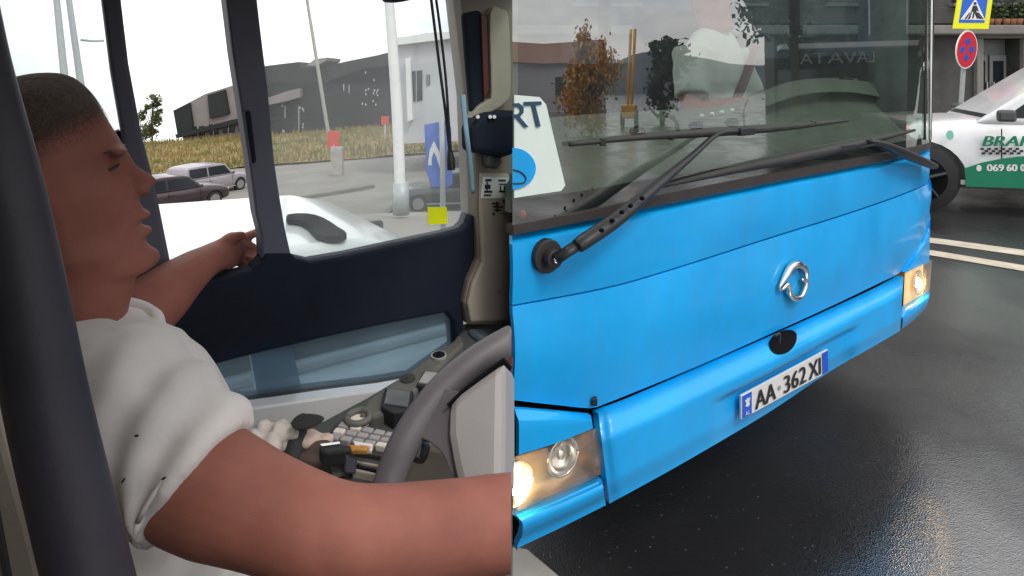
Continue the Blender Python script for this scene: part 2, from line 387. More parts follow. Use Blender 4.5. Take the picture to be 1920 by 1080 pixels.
# ================================================================== GROUND
def zleft(x, y):
    """height of the sloping street outside the driver's window"""
    z = float(np.interp(y, [0, 7.5, 10.5, 12, 16, 20, 24, 28, 34, 44, 60, 66, 72, 140], [-.75, -.75, -1.06, -1.5, -2.55, -3.45, -4.05, -4.35, -4.6, -4.95, -4.95, -4.95, -6, -40]))
    z += .22*sstep(-5, -3, x)*sstep(7, 10, y)*(1-sstep(11, 16, y))
    z += 1.1*sstep(45, 62, y)
    z += .075*(x+17)*sstep(18, 40, y) if x > -60 else -3.2*sstep(18, 40, y)
    return z
def hitleft(px, py):
    for i in range(40, 6000):
        d = i*.03; p = V(px, py, d)
        if p.z <= zleft(p.x, p.y): return Vector((p.x, p.y, zleft(p.x, p.y)))
    return V(px, py, 60)
o = mk('road', [(0, -300, 0), (600, -300, 0), (600, 600, 0), (0, 600, 0)], [(0, 1, 2, 3)], M['asphalt']); tag(o, kind='structure')
xs = [-400, -250, -160, -110, -80]+[-70+2*i for i in range(34)]+[-1.2, -.6, -.03, 0]
ys = [-60, -20, 0, 2, 4]+[5+1.5*i for i in range(42)]+[75, 95, 130, 200, 400]
vs, fs = [], []
for j, y in enumerate(ys):
    for i, x in enumerate(xs):
        vs.append((x, y, 0 if x == 0 else zleft(x, y)+random.uniform(-.02, .02)))
nx = len(xs)
for j in range(len(ys)-1):
    for i in range(nx-1): fs.append((j*nx+i, j*nx+i+1, (j+1)*nx+i+1, (j+1)*nx+i))
o = mk('sloping_ground', vs, fs, M['lroad'], smooth=True); tag(o, kind='structure')
# dry grass bank beyond the street
vs, fs = [], []
gx = [-75+1.5*i for i in range(51)]; gy = [45.5+1.5*i for i in range(22)]
for y in gy:
    for x in gx:
        vs.append((min(x, -.2), y, zleft(x, y)+.06+random.uniform(0, .12)))
for j in range(len(gy)-1):
    for i in range(len(gx)-1): fs.append((j*51+i, j*51+i+1, (j+1)*51+i+1, (j+1)*51+i))
o = mk('grass_bank', vs, fs, M['drygrass'], smooth=True); tag(o, kind='structure')
vs, fs = [], []
for k in range(9000):
    y = random.uniform(45.5, 66); x = -random.uniform(.06, .62)*y; z = zleft(x, y)+.05
    h = random.uniform(.15, .6); w = random.uniform(.04, .10); a = random.uniform(0, 6.3); lx, ly = random.uniform(-.3, .3)*h, random.uniform(-.3, .3)*h
    n = len(vs); c, s = math.cos(a)*w, math.sin(a)*w
    vs += [(x-c, y-s, z), (x+c, y+s, z), (x+lx, y+ly, z+h)]; fs.append((n, n+1, n+2))
o = mk('dry_grass', vs, fs, M['drygrass']); tag(o, 'tall dry yellow green grass covering the bank below the dark building', 'grass', kind='stuff')

# ================================================================== BLUE BUS (right half)
ctrl = [(-.16, 1.165), (0, 1.27), (.213, 1.409), (.46, 1.59), (.7475, 1.804), (1.06, 2.048), (1.36, 2.285), (1.56, 2.45), (1.70, 2.572), (1.79, 2.67), (1.835, 2.76), (1.84, 2.86), (1.80, 2.95), (1.72, 3.06)]
plan = np.array(catmull(ctrl, 24)); plan = plan[24:]         # starts at x = 0
plan = np.vstack([plan, [plan[-1]+np.array([-.6, .8])*k for k in (.5, 1, 2, 3)]])
seg = np.r_[0, np.cumsum(np.hypot(*np.diff(plan, axis=0).T))]
tang = np.gradient(plan, seg, axis=0); tang /= np.hypot(*tang.T)[:, None]
nrm2 = np.stack([tang[:, 1], -tang[:, 0]], 1)
wgt = np.clip(seg/2.6, 0, 1)**3
def planz(z, off=0.):
    k = .085*min(1.35, max(0, (z-.45)/1.0))
    return plan+np.outer(wgt*k, (.8, .6))+nrm2*off
def S_at(s, z, off=0.):
    p = planz(z, off); return Vector((max(.0008, np.interp(s, seg, p[:, 0])), np.interp(s, seg, p[:, 1]), z))
def S_hit(px, py, off=0., full=False):
    r = max((px-CX)/F, 0); z = 1.
    for _ in range(7):
        p = planz(z, off); q = p[:, 0]/p[:, 1]; k = int(np.argmax(q))
        s = float(np.interp(r, q[:k+1], seg[:k+1])); y = float(np.interp(s, seg, p[:, 1])); z = H-(py-HY)/F*y
    P = S_at(s, z, off)
    if full: return P, s
    return P
def S_n(s): return Vector((np.interp(s, seg, nrm2[:, 0]), np.interp(s, seg, nrm2[:, 1]), 0)).normalized()
def dense(c): return np.array(catmull(c, 8)) if len(c) > 2 else np.array(c, float)
def patch(name, top, bot, m, parent, nx=48, ny=10, off=lambda u, v: 0., thick=.012):
    T, B = dense(top), dense(bot)
    g = []
    for i in range(nx+1):
        u = i/nx
        xa = T[0, 0]+(T[-1, 0]-T[0, 0])*u; ya = np.interp(xa, T[:, 0], T[:, 1])
        xb = B[0, 0]+(B[-1, 0]-B[0, 0])*u; yb = np.interp(xb, B[:, 0], B[:, 1])
        for j in range(ny+1):
            v = j/ny; P, s = S_hit(xa+(xb-xa)*v, ya+(yb-ya)*v, off(u, v), True)
            g.append((P, S_n(s)))
    n = len(g); vs = [p for p, _ in g]+[p-q*thick for p, q in g]; fs = []
    w = ny+1
    for i in range(nx):
        for j in range(ny):
            a = i*w+j; fs.append((a, a+1, a+w+1, a+w)); fs.append((n+a, n+a+w, n+a+w+1, n+a+1))
    for i in range(nx):
        a = i*w; fs.append((a, a+w, n+a+w, n+a)); a = i*w+ny; fs.append((a, n+a, n+a+w, a+w))
    for j in range(ny):
        fs.append((j, n+j, n+j+1, j+1)); a = nx*w+j; fs.append((a, a+1, n+a+1, n+a))
    o = mk(name, vs, fs, m, parent)
    o.data.shade_smooth(); o.data.set_sharp_from_angle(angle=math.radians(40))
    return o
bus = empty('city_bus', (.9, 2.0, 0), 'bright blue city bus front with lit headlamps standing on wet asphalt', 'bus')
ptop = [(960, 443), (1100, 416), (1240, 386), (1440, 345), (1600, 315), (1700, 294), (1768, 274)]
crease = [(960, 572), (1125, 541), (1240, 510), (1440, 446), (1605, 394), (1720, 352), (1764, 326)]
gap = [(960, 750), (1050, 760), (1105, 765), (1135, 757), (1300, 690), (1440, 628), (1550, 578), (1650, 530), (1692, 507), (1722, 462), (1745, 415), (1762, 380)]
cr2 = [(x, y+3.2) for x, y in crease]
patch('upper_front_panel', ptop, crease, M['blue'], bus, 60, 8, lambda u, v: .004*math.sin(math.pi*v)-.018*max(0, 1-v/.07))
patch('front_hatch', cr2, gap, M['blue'], bus, 80, 14, lambda u, v: .012*math.sin(math.pi*v))
# black backing seen through the gaps
bk = [(s_, z_) for s_ in np.linspace(0, 2.72, 40) for z_ in (.36, 1.05)]
vs = [S_at(s_, z_, -.05) for s_, z_ in bk]+[S_at(s_, z_, -.07) for s_, z_ in bk]; n = len(bk); fs = []
for i in range(0, n-2, 2): fs += [(i, i+1, i+3, i+2), (n+i, n+i+2, n+i+3, n+i+1), (i, i+2, n+i+2, n+i), (i+1, n+i+1, n+i+3, i+3)]
mk('front_structure', vs, fs, M['void'], bus, True)
# bumper: ledge, face and recess for the plate
btop = [(1122, 776), (1180, 756), (1300, 703), (1440, 641), (1560, 586), (1650, 543), (1694, 519)]
bbot = [(1143, 944), (1220, 902), (1300, 857), (1440, 774), (1555, 697), (1640, 648), (1688, 620)]
def bumper_off(u, v):
    a = .012+.026*sstep(0, .34, v)-.010*sstep(.75, 1, v)
    x = 1140+(1688-1140)*u
    rec = sstep(1330, 1385, x)*(1-sstep(1575, 1612, x))*sstep(.42, .50, v)
    left = .012*(1-sstep(0, .04, u))
    return a-.028*rec-left
patch('bumper', btop, bbot, M['blue'], bus, 110, 40, bumper_off, .02)
# left corner: panel above the lamp, lamp, panel below
patch('lamp_surround', [(960, 766), (1040, 773), (1108, 779)], [(960, 856), (1040, 832), (1112, 803)], M['blue'], bus, 20, 8, lambda u, v: .01+.016*sstep(0, .3, v))
patch('lower_corner_panel', [(960, 966), (1050, 930), (1128, 895)], [(960, 1032), (1050, 990), (1136, 947)], M['blue'], bus, 20, 8, lambda u, v: .02+.02*math.sin(math.pi*min(1, v*1.2))-.02*(1-sstep(0, .2, v)))
hl = patch('headlight', [(960, 858), (1040, 834), (1113, 806), (1124, 812)], [(960, 964), (1050, 926), (1126, 890), (1134, 884)], M['reflector'], bus, 30, 10, lambda u, v: -.045+.03*abs(2*v-1)**2+.03*sstep(.9, 1, u), .006)
patch('lens', [(960, 858), (1040, 834), (1113, 806), (1124, 812)], [(960, 964), (1050, 926), (1126, 890), (1134, 884)], M['lens'], hl, 30, 8, lambda u, v: .018+.01*math.sin(math.pi*v)-.01*sstep(.85, 1, u), .003)
def bowl(name, px, py, r, off, depth, m, parent, mb, rb, half=False):
    P, s = S_hit(px, py, off, True); nn = S_n(s); t = Vector((0, 0, 1)).cross(nn).normalized(); up = Vector((0, 0, 1))
    vs, fs = [], []
    for j in range(7):
        a = j/6*math.pi/2
        for i in range(24):
            th = i/24*6.2832
            p = P+(t*math.cos(th)+up*math.sin(th))*r*math.sin(a)*1.0-nn*depth*math.cos(a)
            if half and p.x < .0015: p.x = .0015
            vs.append(p)
    for j in range(6):
        for i in range(24): fs.append((j*24+i, j*24+(i+1) % 24, (j+1)*24+(i+1) % 24, (j+1)*24+i))
    o = mk(name, vs, fs, m, parent, True)
    rv, rf = tube_geo([P+(t*math.cos(a)+up*math.sin(a))*r for a in [k/24*6.2832 for k in range(25)]], [.0028]*25, 6, 1)
    rv = [Vector((max(.0012, p.x), p.y, p.z)) for p in rv]
    mk('ring', rv, rf, M['chrome'], o, True)
    v, f = sphere_geo(P-nn*depth*.45, (rb, rb, rb)); v = [Vector((max(.0018, p.x), p.y, p.z)) for p in v]
    mk('bulb', v, f, mb, o, True)
    return o
bowl('headlamp_bowl', 962, 909, .046, .010, .03, M['chrome'], bus, M['lamp'], .024, True)
bowl('headlamp_bowl', 1056, 857, .040, .012, .034, M['chrome'], bus, M['chrome'], .014)
# right corner
patch('corner_panel', [(1697, 510), (1722, 470), (1745, 424), (1764, 386)], [(1698, 512), (1715, 503), (1730, 496), (1749, 487)], M['blue'], bus, 16, 8, lambda u, v: .004+.006*sstep(0, .3, v))
h2 = patch('headlight', [(1700, 510), (1722, 501), (1748, 488)], [(1697, 574), (1720, 560), (1743, 544)], M['lamp2'], bus, 14, 10, lambda u, v: -.012, .006)
patch('lens', [(1700, 510), (1722, 501), (1748, 488)], [(1697, 574), (1720, 560), (1743, 544)], M['lens'], h2, 14, 6, lambda u, v: .024, .003)
bowl('headlamp_bowl', 1722, 530, .05, .004, .02, M['chrome'], bus, M['lamp'], .02)
patch('lower_corner_panel', [(1696, 577), (1720, 563), (1744, 547)], [(1691, 617), (1715, 598), (1738, 574)], M['blue'], bus, 14, 6, lambda u, v: .012+.02*math.sin(math.pi*v))
# bus side behind the corner
vs, fs = [], []
ss = np.linspace(2.55, seg[-1], 24)
for s_ in ss:
    for z_ in (.36, .7, 1.0, 1.05): vs.append(S_at(s_, z_, -.012))
for i in range(23):
    for j in range(3): fs.append((i*4+j, i*4+j+1, i*4+j+5, i*4+j+4))
mk('side_panel', vs, fs, M['blue'], bus, True)
# tow-hook opening, plate, emblem, small fastener
P, s = S_hit(1467, 636, .05, True); nn = S_n(s); tt = Vector((0, 0, 1)).cross(nn).normalized()
ring = [S_hit(1468+26*math.cos(a)+4*math.sin(a), 636+(27 if math.sin(a) > 0 else 20)*math.sin(a)-8*math.cos(a), .040) for a in [k/24*6.2832 for k in range(24)]]
def tow_pt(r, a):
    x, y = 1468+r*(26*math.cos(a)+4*math.sin(a)), 637+r*((26 if math.sin(a) > 0 else 16)*math.sin(a)-10*math.cos(a))
    yt = np.interp(x, [p[0] for p in btop], [p[1] for p in btop]); yb = np.interp(x, [p[0] for p in bbot], [p[1] for p in bbot])
    return S_hit(x, y, max(.010, bumper_off((x-1140)/548, max(0, (y-yt)/(yb-yt))))+.002)
vs = [tow_pt(r, k/24*6.2832) for r in (.02, .35, .7, 1.) for k in range(24)]
fs = [(i*24+k, i*24+(k+1) % 24, (i+1)*24+(k+1) % 24, (i+1)*24+k) for i in range(3) for k in range(24)]+[tuple(range(24))]
tw = mk('tow_opening', vs, fs, M['void'], bus, True)
P = P+S_n(s)*.0; hp = [P-tt*.022+Vector((0, 0, .012))+nn*.004, P-tt*.004+Vector((0, 0, .014))+nn*.008, P-tt*.002-Vector((0, 0, .014))+nn*.006, P-tt*.012-Vector((0, 0, .024))+nn*.003]
tube('tow_hook', [Vector(q)-S_n(s)*.014 for q in hp[:3]], .0035, M['rubber'], tw, 8)
P, s = S_hit(1114, 752, .006, True); box('fastener', P, (.014, .014, .018), M['black'], bus, bv=.003)
cor = [S_hit(1390, 787, .032), S_hit(1553, 697, .032), S_hit(1552, 655, .032), S_hit(1390, 742, .032)]
pn = (cor[1]-cor[0]).cross(cor[3]-cor[0]).normalized()
lp = poly3('license_plate', cor, pn, .006, M['plate'], bus, .001)
def bil(q, u, v, o=0.): return q[0]*(1-u)*(1-v)+q[1]*u*(1-v)+q[2]*u*v+q[3]*(1-u)*v+pn*o
for a, b in ((.008, .098), (.918, .992)):
    poly3('blue_band', [bil(cor, a, .04, .002), bil(cor, b, .04, .002), bil(cor, b, .96, .002), bil(cor, a, .96, .002)], pn, .0015, M['plateblue'], lp)
eag = [(.3, .5), (.12, .85), (.4, .8), (.5, .95), (.6, .8), (.88, .85), (.7, .5), (.8, .3), (.5, .18), (.2, .3)]
poly3('eagle_mark', [bil(cor, .018+.07*a, .35+.5*b, .0035) for a, b in eag], pn, .0012, M['plate'], lp)
text_quad('country_letters', 'AL', [bil(cor, .03, .1, .0035), bil(cor, .075, .1, .0035), bil(cor, .075, .28, .0035), bil(cor, .03, .28, .0035)], M['plate'], lp)
for st, a, b in (('AA', .13, .345), ('362', .44, .70), ('XI', .735, .885)):
    text_quad('lettering', st, [bil(cor, a, .13, .0035), bil(cor, b, .13, .0035), bil(cor, b, .87, .0035), bil(cor, a, .87, .0035)], M['ink'], lp, bold=.003)
poly3('plate_dot', [bil(cor, .392+.014*math.cos(k), .5+.09*math.sin(k), .0035) for k in np.linspace(0, 5.5, 10)], pn, .001, M['button'], lp)
ec = [(1513, 526), (1510, 506), (1498, 496), (1484, 500), (1474, 516), (1462, 538), (1466, 543), (1476, 534), (1480, 550), (1490, 560), (1502, 556), (1509, 542), (1511, 528), (1503, 524)]
ep = [S_hit(x, y, .024) for x, y in ec]
tube('emblem', ep, [.004, .010, .012, .012, .0105, .004, .004, .009, .009, .009, .008, .008, .008, .005], M['chrome'], bus, 8, 6)
# windscreen base trim and glass
pt2 = [(x, y-2) for x, y in ptop]
tr_top = [(960, 424), (1100, 396), (1240, 366), (1440, 327), (1600, 298), (1700, 279), (1768, 262)]
patch('windscreen_seal', tr_top, pt2, M['trimgrey'], bus, 60, 3, lambda u, v: .006, .03)
ssg = np.linspace(0, 2.62, 64); zg = np.linspace(1.052, 2.75, 20)
def wtilt(z): return -.012*(z-1.05)
vs = [S_at(s_, z_, .002+wtilt(z_)) for s_ in ssg for z_ in zg]; n = len(vs); vs += [S_at(s_, z_, -.004+wtilt(z_)) for s_ in ssg for z_ in zg]; fs = []; w = len(zg)
for i in range(len(ssg)-1):
    for j in range(w-1):
        a = i*w+j; fs.append((a, a+w, a+w+1, a+1)); 
o = mk('windscreen', vs[:n], fs, M['wind'], bus, True)
frit = [(960, 376), (1100, 357), (1240, 332), (1440, 303), (1600, 280), (1700, 264), (1760, 255)]
patch('black_glass_border', frit, [(x, y+1) for x, y in tr_top], M['void'], bus, 50, 3, lambda u, v: -.012, .003)
# corner post beside the glass
vs = []; fs = []
for s_ in np.linspace(2.50, 2.75, 14):
    for z_ in np.linspace(1.052, 2.75, 8): vs.append(S_at(s_, z_, -.02+wtilt(z_)))
for i in range(13):
    for j in range(7): fs.append((i*8+j, i*8+j+1, i*8+j+9, i*8+j+8))
mk('corner_post', vs, fs, mat('corner_post_grey', (.20, .23, .22), .35, var=.35, scale=6), bus, True)
for k, px in enumerate((1738, 1748, 1756)):
    a, b = S_hit(px, -60, .004), S_hit(px-4, 262, .004)
    tube('glass_edge', [a, (a+b)/2, b], [.003, .0045, .004], M['chrome'] if k == 1 else M['trimgrey'], bus, 6)
# roof, rear of cabin, far side wall with windows
sidep = Plane((1.80, 2.95, 0), (-.8, -.6, 0))
def sp(k, z): return Vector((1.74-.6*k, 3.02+.8*k, z))
wl = mat('bus_wall_dark', (.035, .045, .048), .7, var=.2)
sw = mk('side_wall', [sp(0, 1.05), sp(3, 1.05), sp(3, 1.47), sp(0, 1.47)], [(0, 1, 2, 3)], wl, bus)
ks = [0, .34, .40, .86, .95, 1.75, 1.85, 3]
sep = [(.34, .40), (.86, .95), (1.75, 1.85)]
for a, b in sep: poly3('window_mullion', [sp(a, 1.47), sp(b, 1.47), sp(b, 2.5), sp(a, 2.5)], (-.8, -.6, 0), .03, wl, bus)
for a, b in ((0, .34), (.40, .86), (.95, 1.75), (1.85, 3)):
    mk('side_window', [sp(a, 1.47), sp(b, 1.47), sp(b, 2.5), sp(a, 2.5)], [(0, 1, 2, 3)], M['pane2'], bus)
poly3('ceiling', [sp(0, 2.72), sp(3, 2.72), Vector((0, 4.2, 2.72)), S_at(0, 2.72, -.2), S_at(1.4, 2.72, -.2), S_at(2.4, 2.72, -.2)], (0, 0, -1), .03, wl, bus)
poly3('rear_partition', [Vector((0.001, 4.2, .5)), sp(3, .5), sp(3, 2.72), Vector((0.001, 4.2, 2.72))], (0, -1, 0), .03, wl, bus)
poly3('bus_floor', [Vector((.001, 1.35, .5)), S_at(1.3, .5, -.1), S_at(2.5, .5, -.1), sp(3, .5), Vector((.001, 4.2, .5))], (0, 0, 1), .03, wl, bus)
# dashboard behind the glass
dtop = [(960, 232), (1080, 218), (1250, 207), (1370, 198), (1440, 172), (1500, 152), (1580, 146), (1650, 156), (1705, 188), (1722, 225)]
dbot = [(960, 400), (1100, 372), (1240, 345), (1440, 312), (1600, 288), (1700, 270), (1722, 262)]
patch('dashboard', dtop, dbot, M['dash'], bus, 60, 14, lambda u, v: -.05-.30*(1-v)**1.5, .03)
dt2 = [(1440, 198), (1500, 178), (1580, 172), (1650, 182), (1700, 205)]
patch('instrument_hood', [(1445, 176), (1500, 155), (1580, 149), (1650, 159), (1700, 190)], dt2, M['dash'], bus, 30, 5, lambda u, v: -.24+.05*v, .02)
for px, py in ((1195, 246), (1305, 236), (1372, 230)):
    P, s = S_hit(px, py, -.09, True); v, f = sphere_geo(P, (.022, .01, .014)); mk('air_vent', v, f, M['void'], bus, True)
tube('dash_seam', [S_hit(1245, 213, -.28), S_hit(1266, 226, -.2), S_hit(1272, 250, -.12)], .006, M['void'], bus, 6)
tube('dash_seam', [S_hit(1402, 188, -.30), S_hit(1394, 210, -.2), S_hit(1396, 236, -.12)], .004, M['void'], bus, 6)
for k in range(4):
    P = S_hit(1316+k*19, 217-k*3.5, -.16); v, f = sphere_geo(P, (.008, .008, .006), None, 8, 6); mk('dash_button', v, f, M['whitem'], bus, True)
# wipers
def wiper(arm, arad, blade, brad, pivot=None, off=.05):
    w = tube('wiper', [S_hit(x, y, o_) for x, y, o_ in arm], arad, M['black'], bus, 8, 4, .6)
    if blade:
        b = tube('blade', [S_hit(x, y, o_) for x, y, o_ in blade], [1.35*r_ for r_ in brad], M['rubber'], w, 6, 4, 1.)
    if pivot:
        P, s = S_hit(pivot[0], pivot[1], .03, True); nn = S_n(s); t = Vector((0, 0, 1)).cross(nn).normalized()
        for nm, r, o_, th, mm in (('pivot_cup', .036, -.012, .03, 'rubber'), ('pivot_cap', .020, .012, .02, 'trimgrey'), ('pivot_nut', .008, .018, .012, 'chrome')):
            c = P+nn*o_
            q = poly3(nm, [c+t*(r*math.cos(k/20*6.2832))+Vector((0, 0, 1))*(r*math.sin(k/20*6.2832)) for k in range(20)], nn, th, M[mm], w); bevel(q, .003)
    return w
w1 = wiper([(1042, 486, .05), (1088, 456, .06)], [.017, .017], [(1068, 271, .012), (1200, 258, .014), (1330, 249, .016), (1460, 240, .016), (1590, 226, .012)], [.004, .0055, .009, .008, .0035], (1036, 484))
tube('arm', [S_hit(1082, 462, .062), S_hit(1105, 446, .066), S_hit(1160, 408, .062), S_hit(1240, 340, .05), S_hit(1300, 290, .036), S_hit(1345, 252, .026), S_hit(1385, 246, .022), S_hit(1425, 242, .02)], [.020, .022, .021, .016, .0105, .008, .008, .007], M['black'], w1, 8, 4, .7)
box('blade_clip', S_hit(1395, 246, .02), (.07, .03, .022), M['black'], w1, Matrix.Rotation(math.atan2(.6, .8), 3, 'Z'), .004)
for px, py in ((1128, 432), (1148, 414), (1166, 398), (1182, 386), (1204, 372)):
    P, s = S_hit(px, py, .084, True); v, f = sphere_geo(P, (.006, .003, .005), None, 8, 6); mk('arm_hole', v, f, M['void'], w1, True)
for px, py in ((1130, 266), (1258, 256), (1525, 232)):
    box('blade_clip', S_hit(px, py, .014), (.014, .014, .018), M['black'], w1, None, .002)
w2 = wiper([(1748, 311, .04), (1700, 290, .05), (1660, 272, .04), (1630, 265, .03)], [.024, .030, .021, .013], [(1230, 352, .01), (1380, 318, .012), (1500, 294, .014), (1600, 272, .014), (1715, 244, .010)], [.003, .008, .012, .010, .004])
box('blade_clip', S_hit(1585, 276, .016), (.10, .03, .02), M['black'], w2, Matrix.Rotation(math.atan2(.6, .8), 3, 'Z'), .004)
# route card behind the glass
so = .009
sq = [S_hit(960, 371, so), S_hit(1052, 358, so), S_hit(1060, 348, so), S_hit(1024, 196, so), S_hit(1012, 182, so), S_hit(960, 178, so)]
card_n = S_n(.1)
card = poly3('route_card', sq, card_n, .003, mat('pale_mint_card', (.78, .90, .86), .6, var=.04), None)
tag(card, 'pale mint card reading RT above a blue disc, fixed on the bus windscreen', 'sign')
def cq(px, py): 
    r = Vector(((px-CX)/F, 1, -(py-HY)/F)); o_ = Vector((0, 0, H)); p0 = sq[1]+card_n*.0035
    return o_+r*((p0-o_).dot(card_n)/r.dot(card_n))
mr_ = mat('card_ink', (.02, .07, .12), .6)
# the R is cut by the seam of the picture: stem, bowl and leg start at x = 0
poly3('letter', [cq(961, 201), cq(961, 194), cq(973, 193), cq(982, 200), cq(982, 211), cq(975, 219), cq(991, 238), cq(984, 239), cq(968, 221), cq(961, 221), cq(961, 215), cq(971, 214), cq(976, 209), cq(975, 203), cq(970, 200)], card_n, .001, mr_, card)
poly3('letter', [cq(982, 191), cq(1015, 190), cq(1016, 196), cq(1004, 197), cq(1014, 237), cq(1006, 238), cq(997, 197), cq(983, 198)], card_n, .001, mr_, card)
poly3('disc', [cq(961, 278)]+[cq(961+44*math.cos(a), 316-39*math.sin(a)) for a in np.linspace(1.55, -1.55, 18)]+[cq(961, 354)], card_n, .001, M['blue'], card)
tube('disc_drawing', [cq(962, 318)+card_n*.001, cq(975, 322)+card_n*.001, cq(985, 332)+card_n*.001, cq(982, 342)+card_n*.001, cq(962, 344)+card_n*.001], .0018, mr_, card, 6)
v, f = sphere_geo(S_hit(980, 402, -.004), (.008, .003, .010), None, 10, 6); o = mk('red_light', v, f, M['red'], bus, True)
# ================================================================== CARS
def car_body(prof, hw, arches, name, m, parent, T):
    """prof: stations (x, zbottom, ztop, halfwidth factor); arches: wheel centres x with radius"""
    vs, fs = [], []
    for x, zb, zt, k in prof:
        w = hw*k; h = zt-zb
        half = [(0, zb), (w*.8, zb), (w*.96, zb+.10*h), (w, zb+.38*h), (w*.99, zb+.62*h), (w*.955, zb+.82*h), (w*.87, zt-.012*h), (w*.6, zt+.012), (0, zt+.02)]
        r = [(y, z) for y, z in half]+[(-y, z) for y, z in half[-2:0:-1]]
        vs += [Vector((x, y, z)) for y, z in r]
    n = 16; q = len(prof)
    for i in range(q-1):
        for k in range(n): fs.append((i*n+k, i*n+(k+1) % n, (i+1)*n+(k+1) % n, (i+1)*n+k))
    fs.append(tuple(range(n))); fs.append(tuple((q-1)*n+k for k in range(n)))
    tmp = mk('tmp', vs, fs, m)
    ss = tmp.modifiers.new('s', 'SUBSURF'); ss.levels = 2; ss.render_levels = 2
    cut = []
    for x, z, r in arches:
        for sgn in (1, -1):
            cv, cf = tube_geo([Vector((x, sgn*hw*.62, z)), Vector((x, sgn*hw*1.3, z))], [r, r], 28, 1)
            c = mk('cut', cv, cf, None); cut.append(c)
            b = tmp.modifiers.new('b', 'BOOLEAN'); b.operation = 'DIFFERENCE'; b.object = c; b.solver = 'EXACT'
    dg = bpy.context.evaluated_depsgraph_get(); dg.update()
    me = bpy.data.meshes.new_from_object(tmp.evaluated_get(dg)); me.name = name
    for c in cut+[tmp]: bpy.data.objects.remove(c)
    me.transform(T); me.materials.clear(); me.materials.append(m); me.shade_smooth(); me.set_sharp_from_angle(angle=math.radians(35))
    o = bpy.data.objects.new(name, me); COL.objects.link(o); setpar(o, parent); return o
def car(name, label, cat, loc, rz, paint, L_=4.4, hw=.9, belt=.95, roof=1.52, hood=.98, cab=(.95, .25, -1.55, -2.0), rimm=None, taxi=False, tail=False, group=None, pickup=False, wr=.33):
    T = Matrix.Translation(loc) @ Matrix.Rotation(rz, 4, 'Z')
    e = empty(name, loc, label, cat, group)
    hl = L_/2; fx, rx = hl-.85, -hl+.80
    gb = .22
    prof = [(hl, gb+.16, hood-.32, .72), (hl-.12, gb+.06, hood-.2, .88), (hl-.5, gb, hood-.07, .97), (hl-1.0, gb, hood-.01, 1), (cab[0], gb, belt+.03, 1), (0, gb, belt, 1), (cab[2]+.1, gb, belt+.01, 1), (-hl+.35, gb+.02, belt-.02 if not pickup else belt-.05, .97), (-hl+.08, gb+.12, belt-.08, .9), (-hl, gb+.2, belt-.18, .78)]
    body = car_body(prof, hw, [(fx, wr, wr+.055), (rx, wr, wr+.055)], 'body', paint, e, T)
    # cabin
    x0, x1, x2, x3 = cab; bz = belt-.02; tw = hw*.74; bw = hw*.90
    side = [(x0, bz, bw), (x1+.12, roof-.09, tw+.03), (x1-.12, roof-.02, tw), ((x1+x2)/2, roof+.005, tw), (x2+.12, roof-.03, tw), (x2-.08, roof-.12, tw+.02), (x3, bz, bw)]
    k = len(side)
    vs = [T @ Vector((x, y, z)) for x, z, y in side]+[T @ Vector((x, -y, z)) for x, z, y in side]
    fs = [tuple(range(k)), tuple(range(2*k-1, k-1, -1))]+[(i, i+1, k+i+1, k+i) for i in range(k-1)]+[(k-1, 0, k, 2*k-1)]
    cb = mk('cabin', vs, fs, paint, e); bevel(cb, .05, 3, 15); cb.data.shade_smooth(); cb.data.set_sharp_from_angle(angle=math.radians(50))
    def cp(x, z, sg, o_=.006):
        t = (z-bz)/(roof-bz); y = bw+(tw-bw)*t
        return T @ Vector((x, sg*(y+o_), z))
    for sg in (1, -1):
        d = (T.to_3x3() @ Vector((0, sg, .25))).normalized()
        xm = (x1+x2)/2+.05; zt = roof-.12; zb = belt+.045
        f_ = lambda z: x0+(x1-x0)*(z-bz)/(roof-bz)
        r_ = lambda z: x3+(x2-x3)*(z-bz)/(roof-bz)
        quads = [[(f_(zb)-.16, zb), (f_(zt)-.08, zt), (xm+.04, zt), (xm+.04, zb)]]
        quads += [[(xm-.04, zb), (xm-.04, zt), (r_(zt)+.12, zt), (r_(zb)+.22, zb)]]
        for q in quads: poly3('side_window', [cp(x, z, sg) for x, z in q], d, .004, M['carglass'], e)
    def endglass(xb, xt, nm):
        n0 = Vector((1 if xb > 0 else -1, 0, .8)); d = (T.to_3x3() @ n0).normalized()
        za, zb_ = bz+.06, roof-.12
        ins = .012*(1 if xb > 0 else -1)
        g = lambda z: xb+(xt-xb)*(z-bz)/(roof-.06-bz)+ins
        poly3(nm, [T @ Vector((g(za), bw-.10, za)), T @ Vector((g(za), -bw+.10, za)), T @ Vector((g(zb_), -tw+.07, zb_)), T @ Vector((g(zb_), tw-.07, zb_))], d, .012, M['carglass'], e)
    endglass(x0, x1, 'windshield'); endglass(x3, x2, 'rear_window')
    # wheels
    for wx in (fx, rx):
        for sg in (1, -1):
            c = Vector((wx, sg*(hw-.10), wr))
            tv, tf = tube_geo([T @ (c+Vector((0, sg*a, 0))) for a in (-.10, -.09, .075, .09)], [wr-.03, wr, wr, wr-.03], 28, 1)
            wh = mk('wheel', tv, tf, M['tyre'], e, True); wh.data.set_sharp_from_angle(angle=math.radians(40))
            rv, rf = tube_geo([T @ (c+Vector((0, sg*a, 0))) for a in (.06, .097)], [wr*.70, wr*.66], 28, 1)
            rr = mk('rim', rv, rf, M['void'] if rimm else M['rim'], wh)
            if rimm:
                for a in range(5):
                    an = a*1.2566+.3
                    dv = Vector((math.cos(an), 0, math.sin(an)))
                    sv, sf = tube_geo([T @ (c+Vector((0, sg*.10, 0))+dv*.02), T @ (c+Vector((0, sg*.102, 0))+dv*wr*.64)], [.06, .045], 6, 1, .4)
                    mk('spoke', sv, sf, rimm, wh)
